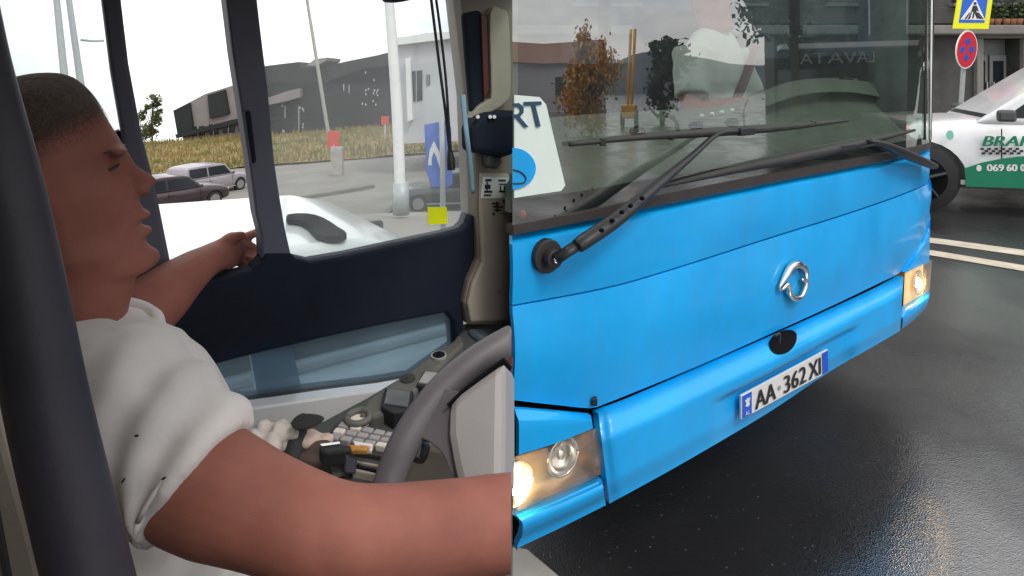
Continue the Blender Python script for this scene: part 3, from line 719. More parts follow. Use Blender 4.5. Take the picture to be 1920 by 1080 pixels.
    for sg in (1, -1):
        v, f = box_geo((0, 0, 0), (.16, .06, .12)); q = mk('mirror', [T @ (Vector(p)+Vector((x0-.22, sg*(hw+.07), belt+.07))) for p in v], f, M['carblack'], e); bevel(q, .03, 3)
        v, f = box_geo((0, 0, 0), (.10, .34, .10)); q = mk('headlight', [T @ (Vector(p)+Vector((hl-.13, sg*hw*.62, hood-.30))) for p in v], f, M['lens'] if False else M['chrome'], e); bevel(q, .03, 3)
        v, f = box_geo((0, 0, 0), (.08, .30, .14)); q = mk('tail_light', [T @ (Vector(p)+Vector((-hl+.07, sg*hw*.66, belt-.20))) for p in v], f, M['taillamp'], e); bevel(q, .02, 2)
        v, f = box_geo((0, 0, 0), (L_-2.3, .03, .05)); q = mk('sill_strip', [T @ (Vector(p)+Vector(((fx+rx)/2, sg*(hw-.012), gb+.10))) for p in v], f, M['steel'], e); bevel(q, .008, 2)
        for dx in (x0-.20, xm-.0, x2+.3):
            v, f = box_geo((0, 0, 0), (.008, .012, belt-.42)); mk('door_seam', [T @ (Vector(p)+Vector((dx, sg*(hw-.006), .36+(belt-.42)/2))) for p in v], f, M['void'], e)
        for dx in (xm+.12, x2+.42):
            v, f = box_geo((0, 0, 0), (.18, .03, .028)); q = mk('door_handle', [T @ (Vector(p)+Vector((dx, sg*(hw-.005), belt-.17))) for p in v], f, paint, e); bevel(q, .008)
    for xx in (hl-.03, -hl+.03):
        v, f = box_geo((0, 0, 0), (.05, hw*1.3, .13)); q = mk('bumper_grille', [T @ (Vector(p)+Vector((xx, 0, gb+.22))) for p in v], f, M['black'], e); bevel(q, .02)
    return e, T
# ---- taxi beside the bus: heading left, its right flank to us
TX = 6.35
Lx = 4.58; THD = Vector((-.906, .423, 0)); TFN = Vector((-.423, -.906, 0)); c0 = V(1729, 300, TX)-THD*(Lx/2-.85)-TFN*.92; c0.z = 0
taxi, TT = car('taxi', 'white taxi with green lettering and checker stripe beyond the blue bus', 'taxi', c0, math.atan2(.423, -.906), M['white'], L_=Lx, hw=.92, belt=.93, roof=1.60, hood=.93, cab=(.98, .06, -1.6, -2.05), rimm=M['darkrim'], wr=.335)
tp = Plane(c0+TFN*.926, TFN)
prism('green_panel', [(1808, 316), (1840, 305), (1880, 297), (1925, 292), (1990, 290), (1990, 352), (1925, 353), (1870, 351), (1811, 350)], tp, .010, -.004, M['green'], taxi)
def tq(x0, y0, x1, y1, o_=.014): return [tp.hit(x0, y1, o_), tp.hit(x1, y1, o_), tp.hit(x1, y0, o_), tp.hit(x0, y0, o_)]
text_quad('name_lettering', 'BRAN', tq(1841, 255, 1942, 274), M['green'], taxi, .25, .012)
for st_, a_, b_ in (('069', 1850, 1881), ('60', 1887, 1906), ('0', 1913, 1921)): text_quad('phone_lettering', st_, tq(a_, 308, b_, 321), M['whitem'], taxi, 0, .008)
for r in range(3):
    for c in range(12):
        if (r+c) % 2 == 0:
            x = 1838+c*6.6+r*1.2; y = 277+r*4.2
            prism('checker_square', [(x, y), (x+6.4, y), (x+6.4, y+4), (x, y+4)], tp, .012, .004, M['ink'], taxi)
prism('phone_symbol', [(1835+5*math.cos(k), 315+6*math.sin(k)) for k in np.linspace(0, 5.6, 12)], tp, .014, .008, M['whitem'], taxi)
prism('round_sticker', [(1781+7*math.cos(k), 253+9*math.sin(k)) for k in np.linspace(0, 5.6, 14)], tp, .012, .0, mat('mint_sticker', (.25, .62, .50), .5), taxi)
# ---- road markings
def ground_quad(name, pts, m, z=.004, kind='structure'):
    P = []
    for px, py in pts:
        d = F*(H-z)/(py-HY); q = V(px, py, d); P.append((q.x, q.y, z))
    o = mk(name, P, [tuple(range(len(P)))], m); tag(o, kind=kind); return o
ground_quad('lane_marking', [(1700, 441), (1760, 447), (1930, 470), (2400, 540), (2400, 556), (1930, 481), (1760, 457), (1700, 450)], M['marking'])
ground_quad('lane_marking', [(1700, 462), (1760, 471), (1930, 499), (2400, 588), (2400, 606), (1930, 510), (1760, 481), (1700, 471)], M['marking'])
P = []
for px, py in [(961, 1026), (988, 1030), (1050, 1082), (1120, 1160), (961, 1160)]:
    q = V(px, py, F*(H-.03)/(py-HY)); P.append(Vector((q.x, q.y, .03)))
o = poly3('pavement_slab', P, (0, 0, 1), .03, M['concrete']); tag(o, kind='structure')
# ---- pavement and building across the street
o = box('pavement', (40, 13.2, .06), (80-.02, 5.4, .12), M['concrete']); tag(o, kind='structure')
o = box('kerb', (40, 10.42, .07), (80-.02, .16, .14), M['kerb'], bv=.02); tag(o, kind='structure')
bd = empty('stone_building', (12, 16, 0), 'dark stone building with grey double door behind the taxi', 'building')
WY = 15.2; wp = Plane((0, WY, 0), (0, -1, 0))
bz_ = lambda py, y=WY: H-(py-HY)/F*y
bx_ = lambda px, y=WY: (px-CX)/F*y
dx0, dx1 = bx_(1838), bx_(1912); dt = bz_(72)
vs = [(.01, WY, 0), (dx0, WY, 0), (dx0, WY, dt), (dx1, WY, dt), (dx1, WY, 0), (40, WY, 0), (40, WY, 9), (.01, WY, 9)]
mk('wall', [Vector(v) for v in vs]+[Vector((v[0], v[1]+6, v[2])) for v in vs], [tuple(range(8)), tuple(range(15, 7, -1))]+[(i, (i+1) % 8, 8+(i+1) % 8, 8+i) for i in range(8)], M['wall'], bd)
dr = box('door_recess', ((dx0+dx1)/2, WY+.5, dt/2), (dx1-dx0-.01, .1, dt-.01), M['doorgrey'], bd)
for a, b in ((1843, 1872), (1876, 1908)):
    xa, xb = bx_(a), bx_(b); z1 = bz_(102)
    lf = box('door_leaf', ((xa+xb)/2, WY+.38, z1/2+.05), (xb-xa, .08, z1-.1), M['doorgrey'], bd, bv=.01)
    box('glass_panel', ((xa+xb)/2, WY+.335, z1/2+.1), ((xb-xa)*.62, .01, z1-.5), M['winddark'], lf)
    box('door_handle', (xb-.06 if a < 1850 else xa+.06, WY+.30, 1.1), (.03, .05, .4), M['chrome'], lf)
box('door_lintel', ((dx0+dx1)/2, WY-.05, dt+.12), (dx1-dx0+.3, .14, .24), M['stone'], bd, bv=.02)
for xx in (dx0-.08, dx1+.08): box('door_jamb', (xx, WY-.05, dt/2), (.16, .14, dt-.01), M['stone'], bd, bv=.02)
box('ledge', (14, WY-.2, bz_(58)), (28, .45, .22), M['stone'], bd, bv=.03)
box('balcony_wall', (14, WY-.06, bz_(30)), (28, .10, .40), M['wall'], bd, bv=.02)
for xx in np.arange(1.5, 30, 3.1):
    w_ = box('window', (xx+.8, WY-.02, bz_(-60)), (1.5, .08, 1.7), M['winddark'], bd)
    box('window_frame', (xx+.8, WY-.07, bz_(-60)), (.07, .06, 1.7), M['stone'], w_)
    box('sill', (xx+.8, WY-.10, bz_(-60)-.92), (1.7, .2, .08), M['stone'], w_)
    if not (dx0-1.8 < xx+.7 < dx1+1.8):
        w2_ = box('shop_window', (xx+.8, WY-.02, 1.35), (2.2, .08, 1.9), M['winddark'], bd); box('window_frame', (xx+.8, WY-.07, 1.35), (.07, .06, 1.9), M['stone'], w2_)
for k in range(9):                   # pot plants along the balcony ledge
    px = 1858+k*13+random.uniform(-3, 3); y = WY-.25; x = bx_(px, y); z = bz_(58)+.11
    vs, fs = [], []
    for j in range(70):
        a = random.uniform(0, 6.3); r = random.uniform(0, .17); h = random.uniform(.12, .55); s_ = random.uniform(.03, .07)
        c = Vector((x+r*math.cos(a), y+r*math.sin(a)*.6, z+h)); d1 = Vector((random.gauss(0, 1), random.gauss(0, 1), random.gauss(0, 1))).normalized()*s_; d2 = d1.cross(Vector((random.gauss(0, 1), random.gauss(0, 1), 1))).normalized()*s_*.6
        n = len(vs); vs += [c-d1, c+d2, c+d1, c-d2]; fs.append((n, n+1, n+2, n+3))
    pe = empty('potted_plant', (x, y, z), 'small leafy potted plant in the row on the stone building ledge', 'plant', 'plants on the building ledge')
    mk('foliage', vs, fs, M['leafdark'] if k % 2 else M['leaf'], pe)
    tube('pot', [Vector((x, y, z)), Vector((x, y, z+.16))], [.07, .10], mat('terracotta', (.25, .11, .06), .8) if k == 0 else bpy.data.materials['terracotta'], pe, 12, 1)
# ---- sign post
SD = 9.6
sg = empty('sign_post', V(1800, 300, SD)*1, 'yellow bordered crossing sign over a round no stopping sign on a grey pole', 'sign')
pb = Vector((V(1799, 300, SD).x, SD, 0.0)); pt = V(1822, -120, SD)
tube('pole', [Vector((pb.x-.06, SD+.04, 0)), V(1800, 215, SD+.04), V(1809, 90, SD+.04), V(1822, -90, SD+.04)], .035, M['steel'], sg, 12)
spl = Plane((0, SD, 0), (-.15, -1, 0))
q = prism('crossing_sign', [(1785, 54), (1852, 55), (1866, -46), (1801, -46)], spl, .02, 0, M['signyellow'], sg, bv=.004)
prism('blue_field', [(1796, 43), (1844, 43), (1855, -36), (1809, -36)], spl, .024, .019, M['signblue'], q)
prism('white_triangle', [(1799, 37), (1845, 38), (1827, -2)], spl, .028, .022, M['whitem'], q)
prism('pedestrian', [(1820, 35), (1823, 22), (1818, 24), (1822, 11), (1829, 11), (1833, 22), (1828, 20), (1833, 35), (1829, 35), (1825, 25), (1823, 35)], spl, .031, .026, M['ink'], q)
prism('pedestrian_head', [(1826+2.8*math.cos(k), 7+3*math.sin(k)) for k in np.linspace(0, 5.6, 10)], spl, .031, .026, M['ink'], q)
for a, b in ((1806, 1810), (1812, 1816), (1834, 1838), (1839, 1842)):
    prism('crossing_stripe', [(a, 36), (b, 36), ((b+1824)/2, 24), ((a+1824)/2, 24)], spl, .031, .026, M['ink'], q)
spl2 = Plane((V(1811, 93, SD).x, SD-.05, 0), (.72, -1, 0))
def ell(cx, cy, rx, ry, sh, a0=0, a1=6.2832, n=26): return [(cx+rx*math.cos(a)-sh*math.sin(a), cy+ry*math.sin(a)) for a in np.linspace(a0, a1, n, endpoint=abs(a1-a0) < 6)]
q = prism('no_stopping_sign', ell(1811, 93, 20, 36, 3), spl2, .012, 0, M['whitem'], sg)
prism('red_rim', ell(1811, 93, 18.5, 33.5, 3), spl2, .015, .011, M['signred'], q)
for k in range(4):
    a = k*math.pi/2+.0; cx, cy = 1811+8.2*math.cos(a)-1.2*math.sin(a), 93+15*math.sin(a)
    prism('blue_quarter', ell(cx, cy, 4.3, 6.6, .5, n=12), spl2, .019, .014, M['signblue'], q)
# ---- trees
def tree(name, label, cat, loc, h, r, leafm, n=2600, trunk=.16, group=None, leaf=.16, lowest=.3):
    e = empty(name, loc, label, cat, group); loc = Vector(loc)
    g = [tube_geo([loc, loc+Vector((.05*h*.3, 0, h*.3)), loc+Vector((0, .03*h, h*.85))], [trunk, trunk*.75, trunk*.2], 10)]
    cl = []
    for k in range(16):
        a = random.uniform(0, 6.3); zz = random.uniform(lowest, .95); rr = r*math.sqrt(max(.05, 1-((zz-.62)/.42)**2))*random.uniform(.35, .95)
        c = loc+Vector((rr*math.cos(a), rr*math.sin(a), h*zz)); cl.append((c, r*random.uniform(.25, .45)))
        g.append(tube_geo([loc+Vector((0, 0, h*min(zz, .8)*.6)), (loc+Vector((0, 0, h*zz*.8))+c)/2, c], [trunk*.4, trunk*.25, trunk*.08], 6, 3))
    v, f = joingeo(g); mk('trunk', v, f, M['bark'], e, True)
    vs, fs = [], []
    for k in range(n):
        c, cr = random.choice(cl); p = c+Vector((random.gauss(0, .5), random.gauss(0, .5), random.gauss(0, .45)))*cr
        s_ = leaf*random.uniform(.5, 1.2); d1 = Vector((random.gauss(0, 1), random.gauss(0, 1), random.gauss(0, .7))).normalized()*s_
        d2 = d1.cross(Vector((random.gauss(0, 1), random.gauss(0, 1), random.gauss(0, 1)))).normalized()*s_*.55
        m_ = len(vs); vs += [p-d1, p+d2, p+d1, p-d2]; fs.append((m_, m_+1, m_+2, m_+3))
    mk('crown', vs, fs, leafm, e); return e
# ---- what stands down the street to the right and is mirrored in the windscreen
tree('autumn_tree', 'orange leaved autumn tree mirrored in the bus windscreen beside a yellow lift', 'tree', (17, -3.1, 0), 2.95, 1.7, M['leafauto'], 5200, .10, leaf=.12, lowest=.15)
tree('street_tree', 'dark green street tree mirrored in the bus windscreen before the shop building', 'tree', (20.5, 5.6, 0), 8.5, 2.6, M['leafdark'], 3600, .2, leaf=.2, lowest=.42)
tree('small_tree', 'small dark leafy tree mirrored in the windscreen beside the hill', 'tree', (24, .2, 0), 3.8, 1.1, M['leafdark'], 1500, .1, leaf=.16, lowest=.15)
vs, fs = [], []
for j in range(15):
    for i in range(61):
        y = -170+i*7; t = j/14
        hgt = (9.5+9*math.exp(-((y+18)/26)**2)+6*math.exp(-((y+95)/40)**2)+5*math.exp(-((y-70)/40)**2))+random.uniform(-.7, .7)
        vs.append((210+60*t, y, hgt*math.sin(t*math.pi/2)**.8-1))
for j in range(14):
    for i in range(60): fs.append((j*61+i, j*61+i+1, (j+1)*61+i+1, (j+1)*61+i))
o = mk('hills', vs, fs, M['hill'], smooth=True); tag(o, kind='structure')
sb = empty('shop_building', (30, 14, 0), 'dark shop building with lettered fascia mirrored in the bus windscreen', 'building')
box('wall', (33, 14.5, 6), (6, 17, 12), M['bldgdark'], sb)
for fl in range(3):
    for k in range(5):
        w_ = box('window', (29.96, 7.6+k*3.3, 4.6+fl*2.9), (.1, 2.3, 1.9), M['winddark'], sb); box('window_frame', (29.9, 7.6+k*3.3, 4.6+fl*2.9), (.06, .1, 1.9), M['bldgwhite'], w_)
box('canopy', (29.2, 14.5, 3.15), (1.6, 16.6, .22), M['bldgwhite'], sb)
fa = box('fascia', (29.9, 14.5, 2.65), (.14, 16.6, .7), M['navy'], sb)
text_quad('fascia_lettering', 'LAVATA', [Vector((29.8, 11.2, 2.4)), Vector((29.8, 7.6, 2.4)), Vector((29.8, 7.6, 2.9)), Vector((29.8, 11.2, 2.9))], M['whitem'], fa)
for k in range(5): box('shop_front', (29.95, 7.6+k*3.3, 1.1), (.1, 2.8, 2.1), M['winddark'], sb)
yl = empty('scissor_lift', (22, -1.4, 0), 'yellow slanted lift boom mirrored in the bus windscreen between two trees', 'lift')
for k in range(2):
    tube('boom', [Vector((22, -1.5+k*.25, .5)), Vector((22, -1.2+k*.25, 3.6))], .09, mat('machine_yellow', (.72, .38, .02), .5) if k == 0 else bpy.data.materials['machine_yellow'], yl, 8, 1)
box('chassis', (22, -1.4, .55), (1.2, .9, .5), bpy.data.materials['machine_yellow'], yl, bv=.05)
for dy in (-.45, .45):
    for dx in (-.4, .4): tube('wheel', [Vector((22+dx, -1.4+dy-.06, .28)), Vector((22+dx, -1.4+dy+.06, .28))], .28, M['tyre'], yl, 16, 1)
wb = empty('low_house', (40, -12, 0), 'low pale house with shallow roof mirrored in the bus windscreen', 'building')
box('wall', (40, -12, 1.6), (6, 9, 3.2), M['bldgwhite'], wb)
mk('roof', [(36.6, -17, 3.2), (43.4, -17, 3.2), (40, -17, 4.8), (36.6, -7, 3.2), (43.4, -7, 3.2), (40, -7, 4.8)], [(0, 1, 2), (3, 5, 4), (0, 2, 5, 3), (1, 4, 5, 2), (0, 3, 4, 1)], mat('roof_tile', (.24, .11, .08), .85), wb)
for k in range(3): box('window', (36.97, -15+k*3, 1.7), (.1, 1.1, 1.2), M['winddark'], wb)
# ================================================================== DRIVER'S CAB (left half)
U = Vector((.83, .56, 0)).normalized(); N = Vector((U.y, -U.x, 0)); Z = Vector((0, 0, 1))
WP = Plane((-.335, 1.25, 0), N)
cab = empty('bus_cab', (-.4, 1.2, -.4), 'dark driver cab interior of a bus with side windows, dash and pillars', 'bus interior')
# ---- window wall
prism('rear_pillar', [(185, -40), (221, -40), (240, 120), (264, 250), (290, 350), (304, 420), (319, 495), (300, 560), (240, 560), (228, 400), (226, 246), (206, 130)], WP, .02, -.04, M['pillar'], cab, bv=.006)
prism('rear_panel', [(-120, 262), (200, 252), (224, 244), (230, 260), (246, 480), (260, 620), (-120, 640)], WP, .012, -.03, M['navy'], cab)
prism('window_mullion', [(416, -40), (474, -40), (486, 60), (499, 165), (511, 300), (522, 372), (531, 425), (542, 474), (542, 495), (485, 495), (489, 484), (487, 440), (477, 400), (464, 300), (449, 200), (433, 100)], WP, .0145, -.04, M['pillar'], cab, bv=.004)
prism('mullion_latch', [(452, 208), (463, 206), (474, 300), (466, 304)], WP, .034, -.02, M['navy'], cab, bv=.003)
prism('door_panel', [(200, 640), (240, 580), (290, 552), (340, 530), (400, 519), (440, 511), (470, 503), (488, 486), (491, 470), (540, 470), (552, 482), (580, 488), (650, 476), (760, 452), (830, 437), (862, 428), (872, 418), (877, 402), (884, 402), (884, 480), (866, 520), (858, 560), (864, 600), (862, 655), (850, 650), (846, 600), (832, 582), (700, 607), (600, 629), (480, 657), (345, 692), (200, 730)], WP, .016, -.035, M['navy'], cab, bv=.006)
prism('lower_panel', [(200, 728), (345, 692), (372, 752), (470, 745), (600, 728), (700, 716), (772, 704), (850, 648), (865, 655), (865, 1000), (200, 1000)], WP, .012, -.03, M['dashdark'], cab)
ledge = prism('white_ledge', [(360, 752), (470, 742), (600, 724), (700, 712), (772, 701), (740, 728), (705, 748), (640, 775), (560, 798), (480, 806), (400, 796)], WP, .05, .013, M['white'], cab, 3, bv=.012)
# ---- panes (the middle light is slid open: the driver's hand is out of it)
prism('window_pane', [(-110, -60), (188, -60), (208, 130), (228, 248), (-110, 262)], WP, -.006, -.011, M['pane'], cab)
prism('window_pane', [(478, -60), (850, -60), (874, 180), (880, 400), (874, 418), (860, 430), (760, 454), (650, 478), (556, 494), (540, 470), (511, 300), (499, 165)], WP, -.006, -.011, M['pane'], cab)
prism('lower_pane', [(345, 692), (480, 657), (600, 629), (700, 607), (832, 582), (848, 600), (852, 648), (772, 706), (600, 730), (372, 754)], WP, -.006, -.011, M['pane2'], cab)
# ---- front pillar trim and its fittings
prism('window_post', [(470, 660), (548, 642), (567, 727), (484, 740)], WP, -.012, -.03, M['white'], cab)
prism('front_pillar', [(846, -60), (959.6, -60), (959.6, 602), (866, 602), (858, 560), (866, 520), (884, 480), (882, 400), (874, 180), (860, 60)], WP, .03, -.05, M['taupe'], cab, bv=.006)
fp = prism('pillar_cover', [(884, 320), (938, 322), (948, 480), (946, 590), (866, 594), (860, 560), (868, 524), (886, 484), (884, 400)], WP, .042, .028, M['beige'], cab, bv=.006)
prism('pillar_moulding', [(896, 30), (918, 22), (930, 40), (934, 160), (925, 190), (890, 212), (862, 224), (872, 200), (892, 186), (898, 170)], WP, .055, .028, M['beige'], cab, 3, bv=.006)
prism('dark_slot', [(851, 28), (880, 22), (893, 36), (897, 165), (888, 188), (866, 210), (858, 120)], WP, .045, .026, M['navy'], cab, bv=.006)
prism('maroon_strip', [(880, 30), (892, 34), (896, 168), (886, 190)], WP, .052, .040, M['maroon'], cab, bv=.004)
hd = prism('pillar_handle', [(848, 234), (866, 214), (884, 208), (934, 204), (936, 222), (931, 282), (905, 290), (870, 282), (850, 280)], WP, .085, .030, M['navy'], cab, bv=.012)
for px in (896, 919, 927):
    v, f = tube_geo([WP.hit(px, 219, .086), WP.hit(px, 219, .092)], [.005, .004], 12, 1); mk('screw', v, f, M['chrome'], hd)
prism('handle_bracket', [(890, 284), (910, 284), (912, 300), (902, 312), (890, 308)], WP, .07, .030, M['dashdark'], cab, bv=.006)
v, f = sphere_geo(WP.hit(958, 241, .05), (.012, .02, .028)); mk('pillar_knob', [Vector((min(p.x, -.0008), p.y, p.z)) for p in v], f, M['void'], cab, True)
v, f = sphere_geo(WP.hit(935, 546, .045), (.005, .004, .004), None, 10, 6); mk('pillar_screw', v, f, M['taupe'], cab, True)
st = prism('sticker', [(888, 327), (934, 328), (935, 366), (884, 366)], WP, .0445, .041, M['whitem'], fp)
for (a, b, c, d) in ((891, 331, 902, 335), (915, 332, 928, 335), (890, 341, 900, 349), (889, 352, 903, 356), (888, 359, 901, 362), (916, 339, 928, 341), (916, 352, 929, 355), (918, 343, 920, 351), (925, 343, 927, 351), (893, 336, 895, 352)):
    prism('sticker_print', [(a, b), (c, b), (c, d), (a, d)], WP, .0458, .0440, M['ink'], st)
for (a, b, c, d) in ((904, 374, 918, 378), (906, 380, 924, 384), (909, 386, 920, 390), (924, 370, 929, 375), (905, 392, 909, 398), (920, 394, 930, 396), (912, 372, 915, 392), (928, 378, 931, 383)):
    prism('pillar_print', [(a, b), (c, b+1), (c, d), (a, d-1)], WP, .0435, .0415, M['ink'], fp)
# ---- cables and strap
o = tube('hanging_cable', [WP.hit(806, -20, .05), WP.hit(816, 60, .05), WP.hit(826, 140, .05), WP.hit(834, 200, .05), WP.hit(840, 255, .05), WP.hit(843, 285, .05)], .0033, M['black'], None, 8)
o2 = tube('cable_loop', [WP.hit(815, -20, .055), WP.hit(826, 60, .055), WP.hit(836, 150, .055), WP.hit(842, 240, .055), WP.hit(845, 284, .055)], .0030, M['black'], o, 8)
tube('cable_plug', [WP.hit(843, 278, .052), WP.hit(845, 300, .052), WP.hit(846, 318, .052)], [.004, .009, .009], M['black'], o, 10)
tag(o, 'thin black looped cable with plug hanging in front of the cab window', 'cable')
o = tube('blue_strap', [WP.hit(868, 178, .095), WP.hit(871, 215, .10), WP.hit(876, 260, .10), WP.hit(882, 310, .075), WP.hit(887, 362, .055)], [.0065, .0065, .006, .006, .005], M['cordblue'], None, 8, 5, .4)
tag(o, 'pale blue strap hung over the dark pillar handle', 'strap')
o = prism('sticky_note', [(803, 389), (839, 389), (840, 420), (804, 422)], WP, -.0030, -.0045, M['yellow'], None); tag(o, 'bright yellow square note stuck on the cab window corner', 'note')
o = prism('visor', [(690, -40), (760, -40), (752, 0), (735, 8), (712, 9), (700, 3)], WP, .09, .04, M['navy'], cab, 3, bv=.01)
# ---- shell around the driver: roof, rear bulkhead, partition, added screens that block light
shell = M['beige']
def wallquad(name, pts, nrm, t=.03, m=None): return poly3(name, pts, nrm, t, m or shell, cab)
WL = WP.hit(-120, 300); WR = Vector((-.001, WP.hit(959.5, 300).y, 0))
rz_ = 2.02
rf = [Vector((WR.x, WR.y, rz_)), Vector((WL.x-.9*U.x, WL.y-.9*U.y, rz_)), Vector((-1.9, -1.2, rz_)), Vector((-.002, -1.2, rz_))]
wallquad('roof_lining', rf, (0, 0, -1))
prism('header', [(-400, -120), (959.5, -120), (959.5, -38), (-400, -38)], WP, .02, -.04, M['navy'], cab)
bk = WL-U*.55
wallquad('rear_bulkhead', [Vector((bk.x, bk.y, -.6)), Vector((bk.x+N.x*1.9, bk.y+N.y*1.9, -.6)), Vector((bk.x+N.x*1.9, bk.y+N.y*1.9, rz_-.01)), Vector((bk.x, bk.y, rz_-.01))], U)
wallquad('aisle_partition', [Vector((-1.6, -.75, -.6)), Vector((-.02, -.75, -.6)), Vector((-.02, -.75, rz_-.01)), Vector((-1.6, -.75, rz_-.01))], (0, 1, 0))
wallquad('added_light_screen', [Vector((-.03, -.72, -.6)), Vector((-.03, -.04, -.6)), Vector((-.03, -.04, rz_-.01)), Vector((-.03, -.72, rz_-.01))], (-1, 0, 0))  # unseen panel added behind the camera to keep rear light out of the cab
wallquad('added_sky_screen', [Vector((-.004, -.04, 1.56)), Vector((-.004, WR.y, 1.56)), Vector((-.004, WR.y, rz_-.01)), Vector((-.004, -.04, rz_-.01))], (-1, 0, 0), .02)  # unseen panel added overhead to cut off high sky light
wallquad('cab_floor', [Vector((WR.x, WR.y, .02)), Vector((WL.x-.6*U.x, WL.y-.6*U.y, .02)), Vector((-1.6, -.7, .02)), Vector((-.002, -.7, .02))], (0, 0, 1), .05, M['dashdark'])
# ---- grab post and partition edge
post = tube('grab_post', [V(-100, -90, .46), V(-57, 120, .455), V(2, 340, .45), V(48, 545, .445), V(97, 790, .44), V(168, 1080, .435), V(245, 1400, .43)], [.0245, .0245, .0245, .0245, .025, .0255, .026], M['post'], None, 20, 6, 1)
tag(post, 'dark charcoal upright post beside the driver in a white shirt', 'post')
pp = Plane(V(20, 950, .56), (.3, -1, .1))
o = prism('partition_panel', [(-120, 640), (-20, 690), (12, 780), (42, 890), (72, 1000), (98, 1110), (110, 1400), (-120, 1400)], pp, .012, -.012, M['beige'], None, bv=.005)
prism('edge_trim', [(-20, 800), (2, 880), (20, 980), (44, 1110), (34, 1110), (10, 985), (-10, 890), (-30, 810)], pp, .018, .010, M['dashdark'], o)
tag(o, 'beige partition panel with dark trim behind the charcoal post', 'panel')
# ---- dash: tilted bed behind the wheel
A, B, C = V(480, 860, .98), V(900, 640, 1.34), V(860, 905, .93)
dn = (B-A).cross(C-A).normalized(); dn = dn if dn.z > 0 else -dn
DP = Plane(A, dn)
prism('dash_bed', [(440, 842), (520, 812), (600, 790), (690, 742), (760, 700), (850, 648), (868, 604), (959.6, 604), (959.6, 940), (560, 960), (440, 930)], DP, 0, -.08, M['cabdash'], cab, bv=.008)
fin = prism('dash_fin', [(560, 788), (600, 762), (690, 728), (699, 736), (702, 758), (690, 766), (640, 782), (600, 800), (575, 800)], WP, .10, .055, M['dashdark'], cab, bv=.008)
bz = prism('dash_bezel', [(690, 768), (770, 712), (850, 655), (862, 640), (870, 660), (800, 730), (740, 790), (700, 800), (672, 800)], DP, .02, -.01, M['khaki'], cab, bv=.006)
for px, py in ((823, 686), (765, 730)):
    for r, o_, mm in ((.016, .0235, 'button'), (.0125, .0245, 'void'), (.009, .0255, 'chrome'), (.0055, .0265, 'void')):
        c = DP.hit(px, py, .0); t1 = dn.cross(Z).normalized(); t2 = dn.cross(t1)
        rr = r if px > 800 else r*.9
        poly3('knob', [c+dn*o_+t1*rr*math.cos(k/16*6.2832)+t2*rr*math.sin(k/16*6.2832) for k in range(16)], dn, .02, M[mm] if px > 800 else M['dashdark'], cab)
cup = None
c = DP.hit(672, 782, .02); t1 = dn.cross(Z).normalized(); t2 = dn.cross(t1)
cupv, cupf = tube_geo([c+(t1*math.cos(k/20*6.2832)+t2*math.sin(k/20*6.2832))*.019 for k in range(21)], [.006]*21, 8, 1); cup = mk('ring_socket', cupv, cupf, M['khaki'], cab, True)
poly3('socket_base', [c-dn*.004+t1*.017*math.cos(k/16*6.2832)+t2*.017*math.sin(k/16*6.2832) for k in range(16)], dn, .02, M['paper'], cup)
def key(name, poly, m, h=.014, base=0., par=None): return prism(name, poly, DP, base+h, base-.004, m, par or cab, bv=.0025)
sw = key('switch_bank', [(630, 800), (672, 800), (760, 826), (725, 866), (600, 845)], M['dashdark'], .008)
def lerp2(q, u, v): return tuple(np.array(q[0])*(1-u)*(1-v)+np.array(q[1])*u*(1-v)+np.array(q[2])*u*v+np.array(q[3])*(1-u)*v)
qb = [(612, 840), (722, 858), (748, 830), (640, 806)]
for r in range(3):
    for c_ in range(5):
        u0, u1, v0, v1 = c_/5+.014, (c_+1)/5-.014, r/3+.03, (r+1)/3-.03
        key('switch', [lerp2(qb, u0, v0), lerp2(qb, u1, v0), lerp2(qb, u1, v1), lerp2(qb, u0, v1)], (M['button'], M['hub'], M['hub'], M['paper'], M['button'])[(r*3+c_*2) % 5], .018, par=sw)
scr = key('display', [(715, 792), (722, 756), (776, 762), (770, 800), (738, 806)], M['black'], .03)
prism('display_glass', [(721, 789), (727, 761), (770, 766), (765, 796)], DP, .0325, .029, mat('screen_grey', (.13, .14, .15), .15, var=.4, scale=15), scr)
scr2 = key('display', [(780, 745), (795, 717), (850, 722), (838, 752)], M['black'], .024)
prism('display_glass', [(785, 742), (798, 721), (845, 726), (835, 748)], DP, .0265, .023, M['button'], scr2)
for k in range(4):
    x = 866+k*24; key('red_switch', [(x, 724), (x+20, 724), (x+24, 684), (x+5, 684)], M['red'] if k in (1, 2) else M['maroon'], .02)
for k in range(3): key('dark_switch', [(866+k*26, 758), (889+k*26, 758), (892+k*26, 733), (869+k*26, 733)], M['button'], .018)
hood = prism('cluster_hood', [(862, 606), (959.6, 606), (959.6, 640), (905, 652), (864, 652)], WP, .16, .03, mat('hood_bluegrey', (.10, .13, .15), .35, var=.2), cab, bv=.01)
for k in range(3): key('tray_slat', [(650+k*6, 872+k*9), (722, 886+k*9), (724, 890+k*9), (648+k*6, 877+k*9)], M['beige'] if k != 1 else M['navy'], .012)
